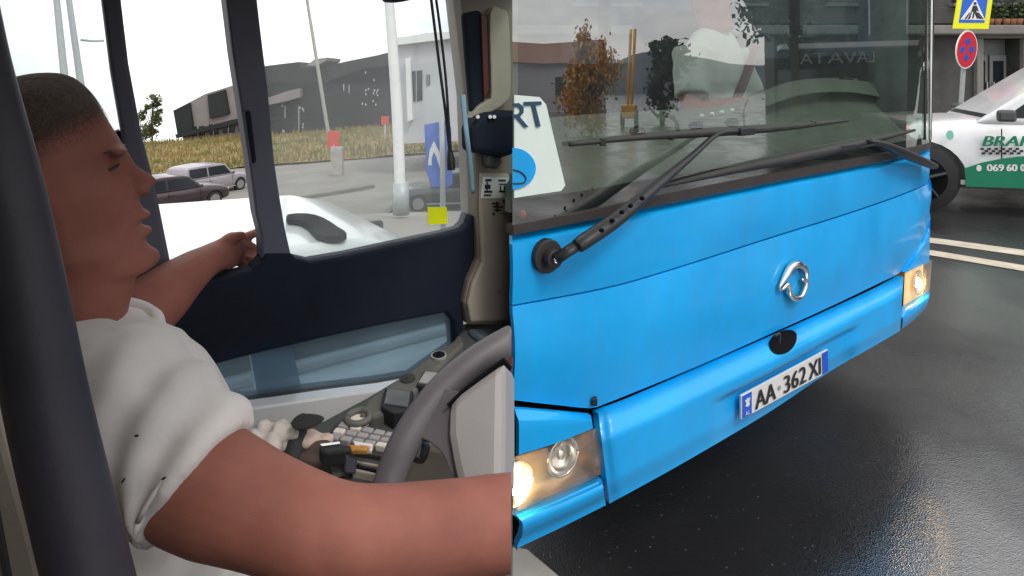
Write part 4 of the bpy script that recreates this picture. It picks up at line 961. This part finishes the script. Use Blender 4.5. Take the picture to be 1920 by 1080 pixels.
# ---- loose things on the dash
def lump(name, label, cat, px, py, d, r, m, rough=.3, n=0, ax=None, group=None):
    g = []
    c = V(px, py, d)
    for k in range(5):
        q = c+Vector((random.uniform(-1, 1)*r[0], random.uniform(-1, 1)*r[1], random.uniform(-.6, .6)*r[2]))*.55
        g.append(sphere_geo(q, tuple(x*random.uniform(.55, .9) for x in r), None, 12, 8))
    o = remesh(name, joingeo(g), m, min(r)*.22, None, 2, lambda p: rough*.010*(math.sin(p.x*190+p.z*90)+math.sin(p.y*150-p.z*210)), True)
    return tag(o, label, cat, group)
lump('tissue', 'crumpled pale tissue lying beside the white window ledge', 'tissue', 520, 815, .98, (.035, .02, .018), M['paper'], .35)
lump('tissue', 'large crumpled tissue tucked between the elbow and dark spray bottle', 'tissue', 480, 830, .96, (.04, .02, .014), M['paper'], .35)
lump('napkin', 'folded pinkish napkin beside the grey switch bank', 'napkin', 592, 822, .99, (.036, .02, .016), mat('pink_napkin', (.62, .48, .42), .9, var=.15, scale=30), .3)
lump('pouch', 'dark brown pouch with a metal snap below the napkin', 'pouch', 588, 862, .97, (.035, .02, .022), mat('brown_leather', (.09, .06, .05), .6, var=.3, scale=25), .1)
o = tube('spray_bottle', [V(548, 868, .97), V(556, 820, .98), V(562, 798, .99), V(572, 788, .99)], [.017, .017, .015, .012], M['dashdark'], None, 16, 4); tag(o, 'small dark bottle with flared cap standing among the dash clutter', 'bottle')
prism('bottle_cap', [(547, 795), (556, 782), (572, 776), (598, 778), (607, 784), (594, 798), (572, 806), (555, 806)], Plane(V(575, 790, .965), (.2, -1, .6)), .012, -.016, M['black'], o, 2, bv=.005)
o = prism('card_box', [(612, 850), (640, 848), (648, 892), (622, 894)], Plane(V(630, 870, .95), (.4, -1, .5)), .012, -.012, mat('olive_box', (.07, .075, .05), .6, var=.3, scale=20), None, bv=.002); tag(o, 'small olive box with a pale lid beside the switch bank', 'box')
prism('lid', [(608, 852), (616, 843), (641, 843), (640, 850)], Plane(V(630, 870, .945), (.4, -1, .5)), .014, -.010, M['khaki'], o, bv=.002)
o = prism('pen_case', [(642, 852), (668, 856), (666, 888), (644, 886)], Plane(V(655, 870, .94), (.4, -1, .5)), .012, -.012, mat('plum_case', (.035, .03, .05), .6), None, bv=.003); tag(o, 'dark plum case standing between the olive box and wheel rim', 'case')
o = prism('receipt', [(664, 872), (700, 878), (698, 892), (670, 888)], DP, .040, .036, M['whitem'], None); tag(o, 'white and pink paper slip lying on the dash by the wheel', 'paper')
prism('pink_band', [(676, 882), (696, 885), (694, 891), (678, 888)], DP, .0425, .0395, mat('pink_print', (.70, .35, .38), .7), o)
o = prism('key_tag', [(655, 890), (692, 893), (690, 902), (660, 902)], DP, .05, .042, mat('orange_tag', (.50, .24, .05), .6, var=.4, scale=60), None, bv=.002); tag(o, 'orange key tag lying under the white paper slip', 'key tag')
o = prism('phone_holder', [(598, 900), (640, 893), (652, 908), (610, 914)], DP, .055, .03, M['black'], None, bv=.004); tag(o, 'black holder with scuffed silver edge lying beside the near forearm', 'holder')
prism('silver_edge', [(602, 900), (638, 895), (640, 899), (606, 904)], DP, .058, .054, M['chrome'], o)
# ---- steering wheel (its far half lies beyond the picture's seam)
wheel = empty('steering_wheel', V(930, 860, .86), 'dark grey steering wheel with pale grey hub in front of the dash', 'steering wheel')
rimp = [(962, 636, .90), (925, 656, .885), (885, 682, .87), (832, 728, .85), (786, 786, .825), (756, 836, .805), (737, 882, .79), (724, 930, .775), (722, 990, .76)]
def clipx(o, x=-.0006):
    for v in o.data.vertices:
        if v.co.x > x: v.co.x = x
    return o
clipx(tube('rim', [V(*p) for p in rimp], [.0205, .0203, .020, .0205, .021, .0205, .020, .020, .020], M['wheelgrey'], wheel, 18, 6))
SPL = Plane(V(870, 790, .84), (-.25, -1, .75))
prism('spoke', [(838, 736), (862, 742), (880, 748), (872, 770), (864, 800), (872, 840), (884, 905), (862, 895), (848, 862), (830, 842), (808, 830), (786, 826), (770, 842), (776, 800), (800, 760)], SPL, .040, -.020, M['wheelgrey'], wheel, 3, bv=.012)
hubp = [(859, 768), (880, 748), (915, 722), (959.5, 690), (959.5, 930), (880, 930), (868, 880), (858, 825)]
prism('hub', hubp, SPL, .052, -.03, M['hub'], wheel, bv=.012)
prism('hub_seam', [(857, 772), (880, 749), (915, 721), (959.5, 687), (959.5, 692), (915, 726), (881, 753), (861, 774)], SPL, .054, .0, M['void'], wheel)
prism('column_shroud', [(770, 850), (800, 826), (850, 838), (900, 870), (900, 960), (740, 960), (748, 905)], Plane(V(830, 880, .9), (-.25, -1, .75)), .0, -.05, M['taupe'], cab, bv=.012)
o = prism('stalk_switch', [(776, 866), (786, 834), (796, 827), (806, 834), (800, 856), (790, 872)], Plane(V(790, 850, .885), (-.25, -1, .75)), .02, -.01, M['black'], cab, bv=.006)
prism('switch_cap', [(780, 860), (788, 837), (799, 838), (794, 862)], Plane(V(790, 850, .885), (-.25, -1, .75)), .024, .018, M['button'], o, bv=.002)
# ---- seat
seat = empty('driver_seat', V(60, 1500, .85), 'dark fabric driver seat under the man in white shirt', 'seat')
hip = V(215, 1300, .80)
SR = Matrix((U, N*-1, Z)).transposed()
box('cushion', hip+U*.12+Vector((0, 0, -.13)), (.52, .48, .12), M['trousers'], seat, SR, .04)
box('backrest', hip-U*.20+Vector((0, 0, .22)), (.12, .46, .72), M['trousers'], seat, SR, .04)

# ================================================================== DRIVER
HP = V(110, 330, .78); HPL = Plane(HP, N)
def loc2(px, py):
    p = HPL.hit(px, py)-HP; return (p.dot(U), p.z)
front = [(100, 138), (135, 147), (165, 170), (190, 204), (212, 240), (228, 266), (233, 284), (231, 300), (236, 320), (246, 345), (257, 366), (266, 386), (268, 404), (266, 418), (272, 432), (276, 446), (284, 462), (294, 478), (293, 492), (280, 503), (255, 514), (232, 532), (217, 552), (212, 580), (210, 620)]
back = [(100, 138), (55, 141), (15, 152), (-25, 178), (-55, 215), (-72, 260), (-76, 310), (-66, 360), (-46, 410), (-25, 450), (-12, 500), (-6, 560), (-4, 620)]
FR = np.array(catmull([loc2(*p) for p in front], 6)); BK = np.array(catmull([loc2(*p) for p in back], 6))
zt_ = FR[0, 1]; zb_ = loc2(0, 612)[1]
def head_geo(T, neck=True):
    """head and neck lofted from the profile; T maps local (forward, lateral, up) to the world"""
    zs = list(zt_-(zt_-zb_)*np.linspace(0, 1, 46)**1.0)
    zs[0] = zt_-.0008
    zs = [zt_-.0008, zt_-.003, zt_-.007]+zs[1:]
    vs, fs = [], []; n = 32
    zf = FR[::-1]; zb = BK[::-1]
    fz = sorted(zip(FR[:, 1], FR[:, 0])); bz2 = sorted(zip(BK[:, 1], BK[:, 0]))
    wz = [(zb_-.1, .062), (zb_, .060), (zb_+.04, .056), (zb_+.075, .060), (zb_+.11, .067), (zb_+.16, .073), (zb_+.21, .076), (zt_-.05, .072), (zt_-.025, .057), (zt_-.008, .034), (zt_-.002, .016), (zt_, .006)]
    for z in zs:
        f_ = np.interp(z, [a for a, _ in fz], [b for _, b in fz]); b_ = np.interp(z, [a for a, _ in bz2], [b for _, b in bz2])
        w = np.interp(z, [a for a, _ in wz], [b for _, b in wz]); m_, h_ = (f_+b_)/2, max(.004, (f_-b_)/2)
        face = 1 if zb_+.06 < z < zb_+.20 else 0
        for k in range(n):
            a = 2*math.pi*k/n; c, s = math.cos(a), math.sin(a)
            e = .85
            x = m_+h_*math.copysign(abs(c)**e, c)
            y = w*math.copysign(abs(s)**.95, s)*(1-.20*max(0, c)*1.0)
            vs.append(T(x, y, z))
    q = len(zs)
    for i in range(q-1):
        for k in range(n): fs.append((i*n+k, i*n+(k+1) % n, (i+1)*n+(k+1) % n, (i+1)*n+k))
    fs.append(tuple(range(n))); fs.append(tuple((q-1)*n+k for k in range(n)))
    g = [(vs, fs)]
    def L2(px, py, lat=0.): a = loc2(px, py); return T(a[0], lat, a[1])
    ax = (T(1, 0, 0)-T(0, 0, 0), T(0, 1, 0)-T(0, 0, 0), T(0, 0, 1)-T(0, 0, 0))
    g.append(tube_geo([L2(226, 290), L2(240, 314), L2(258, 330), L2(276, 345), L2(279, 349)], [.010, .0095, .0105, .0125, .010], 12, 4))
    g.append(tube_geo([L2(262, 352), L2(272, 352), L2(281, 350)], [.012, .011, .007], 10, 3))
    for s in (1, -1):
        g.append(sphere_geo(L2(262, 354, s*.011), (.011, .0075, .0085), ax, 12, 8))
        g.append(sphere_geo(L2(216, 280, s*.030), (.014, .026, .007), ax, 12, 8))      # brow
        g.append(sphere_geo(L2(52, 345, s*.074), (.019, .007, .030), ax, 12, 8))       # ear
    g.append(sphere_geo(L2(268, 402), (.0095, .019, .0065), ax, 12, 8))
    g.append(sphere_geo(L2(271, 432), (.0100, .017, .0065), ax, 12, 8))
    g.append(sphere_geo(L2(280, 482), (.013, .018, .014), ax, 12, 8))
    return g
T1 = lambda x, y, z: HP+U*x+N*y+Z*z
body = head_geo(T1)
# neck into the torso
NB = V(120, 640, .79)
body.append(tube_geo([T1(.03, 0, zb_+.05), T1(.012, 0, zb_-.02), NB-Z*.05], [.056, .060, .066], 18, 4))
# torso core (under the shirt)
TC = V(165, 800, .80)
body.append(sphere_geo(TC-Z*.03, (.11, .15, .15), (U, N, Z)))
body.append(sphere_geo(V(215, 1080, .79), (.115, .15, .22), (U, N, Z)))
# near (right) arm
armR = [(215, 735, .655), (300, 830, .615), (375, 902, .59), (500, 960, .57), (625, 1002, .56), (720, 1006, .575), (850, 993, .61), (990, 972, .65), (1040, 967, .67)]
radR = [.058, .057, .0555, .0465, .0420, .0425, .0430, .0430, .0420]
body.append(tube_geo([V(*p) for p in armR], radR, 22, 6))
# far (left) arm, pointing out of the open light
armL = [(150, 700, .95), (188, 662, .94), (230, 618, .95), (298, 560, 1.0), (352, 514, 1.07), (392, 488, 1.13), (425, 474, 1.19)]
radL = [.056, .055, .053, .048, .037, .029, .031]
body.append(tube_geo([V(*p) for p in armL], radL, 18, 6))
hx = (V(452, 462, 1.25)-V(400, 484, 1.13)).normalized(); hn = Vector((hx.y, -hx.x, 0)).normalized(); hz = hx.cross(hn)
body.append(sphere_geo(V(432, 470, 1.20), (.052, .020, .036), (hx, hn, hz)))
def finger(pts, r): body.append(tube_geo([V(*p) for p in pts], r, 10, 4))
finger([(438, 452, 1.22), (462, 444, 1.26), (478, 437, 1.29), (494, 430, 1.32)], [.0105, .0098, .009, .0075])
finger([(440, 464, 1.22), (466, 462, 1.26), (480, 472, 1.27), (476, 486, 1.25), (464, 487, 1.23)], [.0105, .0102, .0095, .009, .008])
finger([(436, 476, 1.21), (460, 477, 1.25), (474, 487, 1.26), (468, 499, 1.24), (456, 498, 1.22)], [.0102, .0098, .009, .0088, .0078])
finger([(430, 487, 1.20), (450, 492, 1.23), (460, 501, 1.23), (454, 509, 1.21)], [.0092, .0088, .008, .0072])
finger([(408, 466, 1.15), (426, 452, 1.17), (445, 444, 1.18), (458, 441, 1.19)], [.0125, .0115, .0105, .0085])
from mathutils import noise as mnoise
def face(p):
    q = p-HP; x, y, z = q.dot(U), abs(q.dot(N)), q.z
    e = p-V(632, 990, .56)
    if e.length < .16:
        return -.0022*math.exp(-((e.x+.10*e.z)/.018)**2)*max(0, -e.y/.045)+.0010*mnoise.noise(p*30)
    if z < zb_-.02 or q.length > .25: return .0012*mnoise.noise(p*24)
    t = 0
    for px, py, la, sx, sy, sz, am in ((219, 309, .030, .014, .014, .009, -.0075), (186, 350, .060, .022, .03, .014, .0035), (196, 420, .058, .03, .03, .026, -.0045), (244, 392, .026, .010, .012, .016, -.0022), (256, 418, .030, .010, .010, .010, -.0018), (170, 262, .066, .022, .03, .022, -.003), (150, 470, .06, .04, .03, .012, .0035), (252, 362, .015, .008, .010, .005, -.002), (266, 416, 0, .012, .022, .0035, -.0022), (274, 452, 0, .012, .02, .008, -.0022)):
        a = loc2(px, py); t += am*math.exp(-((x-a[0])/sx)**2-((y-la)/sy)**2-((z-a[1])/sz)**2)
    return t
drv = remesh('person', joingeo(body), M['skin'], .0034, None, 5, face)
tag(drv, 'man in white shirt at the wheel pointing out of the cab window', 'person')
# eye (near side), brow hair
e_ = loc2(217, 309)
lid = [(230, 303, .020), (224, 308, .027), (215, 311, .034), (204, 311, .041)]
tube('eyelashes', [T1(loc2(x_, y_)[0]-.004, l_, loc2(x_, y_)[1]) for x_, y_, l_ in lid], [.0010, .0018, .0018, .0008], M['brow'], drv, 6, 4)
tube('eyebrow', [T1(*((lambda a: (a[0], .014, a[1]))(loc2(233, 284)))), T1(*((lambda a: (a[0], .034, a[1]))(loc2(222, 275)))), T1(*((lambda a: (a[0], .052, a[1]))(loc2(196, 280))))], [.002, .0028, .0015], M['brow'], drv, 6, 4, .7)
# hair cap: upper skull grown a little and cut along the hairline
hv, hf = head_geo(T1)[0]
cen = T1(.0, 0, zt_-.10)
keep = []
def hairline(p):
    q = p-HP; x = q.dot(U); z = q.z
    return z-(np.interp(x, [-.12, -.06, 0., .025, .045, .075], [-.03, .02, .062, .076, .084, .094]))
hv2 = [p+(p-cen).normalized()*.0022 for p in hv]
ids = set(i for i, p in enumerate(hv) if hairline(p) > -.035)
hf2 = [q for q in hf if all(i in ids for i in q)]
hr = mk('hair', hv2, hf2, M['hair'], drv, True); at_ = hr.data.attributes.new('fade', 'FLOAT', 'POINT')
for i_, p_ in enumerate(hv): at_.data[i_].value = sstep(-.034, .04, hairline(p_))
sd_ = hr.modifiers.new('s', 'SUBSURF'); sd_.levels = 1; sd_.render_levels = 1
bmc = bmesh.new(); bmc.from_mesh(hr.data); bmesh.ops.delete(bmc, geom=[v for v in bmc.verts if not v.link_faces], context='VERTS'); bmc.to_mesh(hr.data); bmc.free()
# shirt
sh = []
sh.append(tube_geo([NB+Vector((0, 0, .012))+U*.004, NB-Z*.01, NB-Z*.06], [.070, .078, .11], 24, 3))
sh.append(sphere_geo(V(178, 835, .80), (.135, .180, .17), (U, N, Z), 24, 14))
sh.append(sphere_geo(V(225, 960, .79), (.150, .175, .24), (U, N, Z), 24, 14))
sh.append(tube_geo([V(230, 1000, .79), V(270, 1250, .79)], [.15, .16], 24, 1))
sh.append(tube_geo([V(160, 690, .71), V(222, 748, .66), V(300, 828, .612), V(352, 882, .594), V(377, 906, .588)], [.058, .075, .068, .0640, .0622], 26, 6))
sh.append(tube_geo([V(120, 690, .90), V(170, 700, .945), V(205, 672, .945), V(228, 655, .95)], [.066, .062, .058, .055], 20, 5))
from mathutils import noise as mnoise
def folds(p):
    a = p-V(300, 850, .6)
    ax_ = (V(377, 906, .588)-V(215, 728, .66)).normalized()
    t = a.dot(ax_); w = mnoise.noise(p*9)*.5
    ar = p-V(330, 985, .60); an_ = math.atan2(ar.z, ar.x); rr_ = ar.length
    rad_ = .0042*math.sin(an_*13+2.5*mnoise.noise(p*5))*sstep(.03, .09, rr_)*(1-sstep(.16, .30, rr_))
    return rad_+2.9*(.0032*mnoise.noise(Vector((p.x*13, p.y*13, p.z*9)))+.0022*math.sin(t*70+w*7)*max(0, mnoise.noise(p*6+Vector((3, 1, 2))))+.0010*mnoise.noise(p*34))
shirt = remesh('shirt', joingeo(sh), M['shirt'], .0055, drv, 5, folds)
hc, ha = V(377, 906, .588), (V(377, 906, .588)-V(352, 882, .594)).normalized()
hb = ha.cross(Z).normalized(); hd_ = ha.cross(hb)
tube('sleeve_hem', [hc-ha*.006+(hb*math.cos(k/28*6.2832)+hd_*math.sin(k/28*6.2832))*.0612 for k in range(29)], .0024, M['shirt'], drv, 8, 1)
col_ = tube('collar', [T1(.07, .058, zb_-.030), T1(.098, .030, zb_-.040), T1(.104, -.02, zb_-.036), T1(.07, -.065, zb_-.024), T1(-.02, -.075, zb_-.004), T1(-.08, -.02, zb_+.004), T1(-.07, .05, zb_-.004), T1(.0, .072, zb_-.016), T1(.07, .058, zb_-.030)], [.010, .012, .014, .012, .010, .010, .010, .010, .010], M['shirt'], drv, 10, 5, 1.4)
for px, py, a in ((256, 817, .1), (231, 901, 1.0), (307, 897, .6), (308, 1020, 1.4)):
    pl_ = None
    dg = bpy.context.evaluated_depsgraph_get(); dg.update()
    r = Vector(((px-CX)/F, 1, -(py-HY)/F)).normalized()
    ok, lo, no, ix = shirt.ray_cast(Vector((0, 0, H)), r)
    if ok:
        t1 = no.cross(Z).normalized(); t2 = no.cross(t1); d = (t1*math.cos(a)+t2*math.sin(a))
        v, f = sphere_geo(lo, (.0026, .0011, .0006), (d, no.cross(d), no), 8, 6); mk('shirt_speck', v, f, M['ink'], drv)
# trousers
tr = [tube_geo([V(225, 1250, .80), V(520, 1230, .80), V(900, 1150, .86)], [.105, .095, .075], 18, 4), tube_geo([V(180, 1250, .95), V(520, 1180, 1.02), V(880, 1120, 1.1)], [.105, .095, .07], 18, 4), sphere_geo(V(225, 1260, .85), (.15, .17, .12), (U, N, Z)),
      tube_geo([V(880, 1140, .86), V(850, 1700, .84)], [.075, .05], 14, 1), tube_geo([V(860, 1110, 1.1), V(830, 1500, 1.06)], [.07, .05], 14, 1)]
remesh('trousers', joingeo(tr), M['trousers'], .009, drv, 4)

# ================================================================== STREET OUTSIDE THE CAB WINDOW
def leftcar(name, label, px, py, length, rz, paint, **k):
    p = hitleft(px, py); return car(name, label, 'car', p, rz, paint, L_=length, **k), p
# near white car, seen from above through the window
wc, T_ = car('white_car', 'white car with black windscreen right below the cab window', 'car', (-1.10, 3.13, -.72), .594, M['white'], L_=4.3, hw=.88, belt=.95, roof=1.40, hood=.98, cab=(1.0, .25, -1.5, -2.0))
prism('roof_glass', [(540, 404), (575, 402), (606, 410), (634, 428), (650, 440), (622, 445), (594, 441), (580, 426), (562, 415), (540, 413)], Plane((0, 0, .69), (0, 0, 1)), .006, -.02, M['void'], wc, 2)
leftcar('dark_car', 'dark car with pale wheels behind the white lamp post', 846, 388, 4.4, math.pi+.16, M['carblack'], hw=.9)
leftcar('silver_car', 'silver hatchback with red tail lamp driving away on the far lane', 392, 362, 4.1, 1.15, M['carsilver'], hw=.88, belt=.95, roof=1.55, cab=(.9, .3, -1.75, -1.98))
leftcar('maroon_car', 'dark maroon car following the silver hatchback', 322, 394, 4.5, 1.0, M['carmaroon'], hw=.9)
def kerbline(a, b, w, h, label):
    P0, P1 = hitleft(*a), hitleft(*b); n_ = 16
    vs, fs = [], []
    d = (P1-P0); d.z = 0; d.normalize(); s = Vector((-d.y, d.x, 0))*w
    for i in range(n_+1):
        p = P0+(P1-P0)*(i/n_); z = zleft(p.x, p.y)
        for q, zz in ((p-s, z-.1), (p-s*.8, z+h), (p+s*.8, z+h), (p+s, z-.1)): vs.append(Vector((min(q.x, -.05), q.y, zz)))
    for i in range(n_):
        for k in range(3): fs.append((i*4+k, i*4+k+1, i*4+k+5, i*4+k+4))
    fs += [(0, 1, 2, 3), (n_*4+3, n_*4+2, n_*4+1, n_*4)]
    o = mk('kerb', vs, fs, M['kerb']); tag(o, kind='structure')
kerbline((290, 448), (760, 372), .14, .14, '')
kerbline((300, 405), (700, 352), .16, .15, '')
# lamp post
b = hitleft(752, 402)
lpz = empty('lamp_post', b, 'white round lamp post in front of the dark car', 'lamp post')
dd = b.y
tube('shaft', [b, V(744, 200, dd), V(728, -20, dd), V(700, -400, dd)], [.085, .085, .075, .055], M['whitem'], lpz, 14, 4)
tube('base', [b, b+Z*.5], [.13, .12], M['steel'], lpz, 14, 1)
tube('arm', [V(700, -395, dd), V(670, -440, dd), V(610, -450, dd)], .035, M['whitem'], lpz, 8, 4)
box('lamp_head', V(600, -449, dd), (.5, .18, .08), M['steel'], lpz, bv=.02)
# leaning thin pole, marker and block
def pole(name, label, a, b_, r, m, cat, dref):
    o = tube(name, [V(a[0], a[1], dref), V((a[0]+b_[0])/2, (a[1]+b_[1])/2, dref), V(b_[0], b_[1], dref)], [r*1.1, r, r*.75], m, None, 10, 3); return tag(o, label, cat)
pole('utility_pole', 'thin leaning pale pole rising before the dark building', (622, 290), (566, -60), .12, mat('pale_wood_pole', (.36, .34, .31), .8), 'pole', 44)
pole('street_mast', 'left one of two grey masts above the driver head', (140, 330), (98, -80), .17, M['steel'], 'pole', 30)
pole('street_mast', 'right mast, the one with a side bracket, above the driver head', (176, 330), (118, -80), .16, M['steel'], 'pole', 31)
tube('side_bracket', [V(152, 75, 31), V(175, 77, 31), V(194, 76, 31)], .06, M['steel'], bpy.data.objects['street_mast.001'], 8, 1)
b = hitleft(632, 329); dd = b.y
bk_ = empty('marker_post', b, 'pale concrete post carrying a red panel at the road edge', 'marker')
wq = .55
box('post', V(632, 302, dd), (22/F*dd, .35, 54/F*dd), M['concrete'], bk_, bv=.03)
box('panel', V(625, 262, dd), (22/F*dd, .08, 32/F*dd), M['red'], bk_, bv=.02)
tube('stem', [V(627, 290, dd), V(626, 270, dd)], .05, M['steel'], bk_, 8, 1)
o = box('red_board', V(722, 226, 46), (14/F*46, .1, 16/F*46), M['red'], None, bv=.02); tag(o, 'small red board standing on the grass bank by the lamp post', 'board')
tube('leg', [V(722, 233, 46), V(722, 285, 46)], .06, M['steel'], o, 8, 1)
# blue direction sign
dS = 6.2
sgn = empty('direction_sign', V(825, 560, dS), 'blue sign with a white up arrow outside the cab window', 'sign')
bp = Plane((0, dS, 0), (-.1, -1, 0))
q = prism('sign_plate', [(796, 234), (836, 226), (846, 240), (848, 345), (838, 352), (812, 350), (800, 325)], bp, .012, -.012, mat('sign_blue_pale', (.07, .16, .58), .5, var=.15, scale=9), sgn, bv=.003)
prism('arrow', [(803, 308), (806, 282), (814, 264), (824, 284), (832, 310), (826, 316), (818, 292), (814, 284), (810, 296), (810, 310)], bp, .016, .010, M['whitem'], q)
tube('pole', [Vector((V(830, 300, dS).x, dS+.04, -.8)), V(830, 300, dS+.04), V(828, 220, dS+.04)], .028, M['steel'], sgn, 10, 1)
# far buildings
def block(name, label, dist, depth, silh, m, wins, roofm=None):
    e = empty(name, V(silh[0][0], 270, dist), label, 'building'); pl_ = Plane((0, dist, 0), (0, -1, 0))
    prism('wall', silh, pl_, 0, -depth, m, e)
    for (a, b_, c_, d_) in wins:
        w = prism('window', [(a, b_), (c_, b_-(c_-a)*.1), (c_, d_-(c_-a)*.1), (a, d_)], pl_, .06, -.05, M['winddark'], e)
        prism('window_frame', [((a+c_)/2-.5, b_-1), ((a+c_)/2+.5, b_-1), ((a+c_)/2+.5, d_-1), ((a+c_)/2-.5, d_-1)], pl_, .12, .05, M['bldgwhite'], w)
    return e, pl_
e, pl_ = block('warehouse', 'long grey warehouse with slanted roof edge left of the mullion', 66, 14, [(328, 206), (385, 176), (440, 159), (512, 132), (518, 262), (440, 268), (345, 268)], M['bldgmid'], [(360, 238, 384, 256), (392, 233, 410, 254), (418, 230, 440, 250), (448, 226, 470, 246)])
prism('dark_cladding', [(328, 207), (358, 193), (366, 248), (336, 252)], pl_, .35, .0, M['bldgdark'], e)
prism('dark_cladding', [(392, 178), (424, 168), (432, 212), (396, 222)], pl_, .35, .0, M['bldgdark'], e)
prism('eave_band', [(336, 251), (440, 224), (514, 208), (514, 216), (440, 233), (338, 258)], pl_, .8, .0, M['bldgdark'], e)
e, pl_ = block('dark_hall', 'large dark building with glinting windows beyond the dry grass bank', 64, 16, [(494, 124), (560, 116), (562, 128), (590, 128), (660, 113), (706, 104), (730, 98), (742, 98), (742, 262), (494, 268)], M['bldgdark'], [(530, 198, 540, 222), (556, 200, 566, 246), (640, 158, 650, 172), (652, 160, 658, 176)])
prism('pale_block', [(498, 186), (545, 170), (568, 165), (568, 182), (540, 190), (500, 198)], pl_, .8, 0, M['bldgmid'], e)
prism('roof_sheet', [(586, 124), (602, 112), (624, 109), (622, 115), (604, 124)], pl_, 2.0, -3, M['bldgmid'], e)
random.seed(3)
for k in range(24):
    x = random.choice([530, 532, 560, 566, 568, 676, 684, 690, 696, 702, 706])+random.uniform(-3, 3); y = random.uniform(122, 200) if x > 600 else random.uniform(195, 245)
    prism('glazing_glint', [(x, y), (x+1.7, y), (x+1.7, y+4), (x, y+4)], pl_, .10, 0, M['bldgwhite'], e)  # small pale chips painted in as glints of light on the glass
e, pl_ = block('pale_building', 'pale rendered building with tall windows behind the blue sign', 34, 10, [(742, 72), (800, 62), (900, 56), (905, 262), (742, 270)], M['bldgwhite'], [(770, 134, 792, 190), (800, 140, 806, 160)])
prism('column', [(763, 110), (772, 109), (776, 224), (767, 226)], pl_, .5, 0, M['whitem'], e)
prism('cornice', [(742, 72), (905, 54), (905, 66), (742, 86)], pl_, .5, 0, M['whitem'], e)
# far trees
p = V(284, 275, 70); tree('slender_tree', 'slender pale green tree standing alone beyond the grass bank', 'tree', (p.x, p.y, p.z-.6), 6.6, 1.15, M['leaf'], 1300, .12, leaf=.2)
p = V(262, 285, 74); tree('slender_tree', 'bushy tree half hidden by the dark rear pillar', 'tree', (p.x, p.y, p.z-.6), 5.0, 1.3, M['leaf'], 1000, .12, leaf=.2)

# ================================================================== PERSON BEHIND THE BLUE BUS WINDSCREEN
BN = S_n(1.0); BU = BN                     # faces out of the windscreen
BL = Vector((-BN.y, BN.x, 0))
hp = S_hit(1335, 5, -.72)
T2 = lambda x, y, z: hp+BU*x+BL*y+Z*z
g = head_geo(T2)
tcen = hp+Vector((0, 0, -.36))
g.append(tube_geo([T2(.0, 0, zb_+.03), T2(0, 0, zb_-.08)], [.058, .07], 14, 1))
g.append(sphere_geo(tcen, (.11, .17, .22), (BU, BL, Z)))
for s in (1, -1):
    a0 = tcen+BL*(s*.17)+Z*.12; a1 = a0+BL*(s*.06)+BU*.06-Z*.24; a2 = a1+BU*.24-BL*(s*.10)+Z*.02; a3 = a2+BU*.08
    g.append(tube_geo([a0, a1, (a1+a2)/2, a2, a3], [.05, .045, .04, .03, .034], 12, 4))
    for k in range(5):
        f0 = a3+BL*((k-2)*.016); g.append(tube_geo([f0, f0+BU*.035+Z*.006, f0+BU*.05-Z*.02], [.0095, .009, .008], 8, 3))
p2 = remesh('person', joingeo(g), M['skin'], .008, None, 3, None, False)
tag(p2, 'driver in a wrinkled white shirt behind the blue bus windscreen', 'person')
g = [sphere_geo(tcen+Z*.0, (.14, .20, .25), (BU, BL, Z), 20, 12), tube_geo([tcen-Z*.05, tcen-Z*.4], [.15, .17], 20, 1)]
for s in (1, -1):
    a0 = tcen+BL*(s*.15)+Z*.13; a1 = a0+BL*(s*.07)+BU*.05-Z*.20; g.append(tube_geo([a0, (a0+a1)/2, a1], [.085, .078, .074], 16, 3))
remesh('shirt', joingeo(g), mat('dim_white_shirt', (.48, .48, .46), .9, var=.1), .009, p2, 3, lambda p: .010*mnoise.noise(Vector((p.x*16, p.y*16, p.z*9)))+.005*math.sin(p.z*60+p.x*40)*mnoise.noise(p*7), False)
hv3 = [T2((q-HP).dot(U), (q-HP).dot(N), (q-HP).z) for q in [v.co for v in hr.data.vertices]]
h2_ = mk('hair', hv3, [tuple(q.vertices) for q in hr.data.polygons], M['hair'], p2, True)
at_ = h2_.data.attributes.new('fade', 'FLOAT', 'POINT')
for i_, a_ in enumerate(hr.data.attributes['fade'].data): at_.data[i_].value = a_.value
tube('seat_belt', [tcen+BU*.145+BL*.13+Z*.16, tcen+BU*.165+Z*.0, tcen+BU*.15-BL*.12-Z*.18], [.022]*3, M['maroon'], p2, 8, 4, .25)
seat2 = empty('bus_driver_seat', tcen-Z*.75, 'dark seat behind the blue bus windscreen carrying its driver', 'seat')
R2 = Matrix((BU, BL, Z)).transposed()
box('backrest', tcen-BU*.24-Z*.05, (.12, .46, .8), M['trousers'], seat2, R2, .04)
box('cushion', tcen+BU*.05-Z*.47, (.5, .48, .12), M['trousers'], seat2, R2, .04)
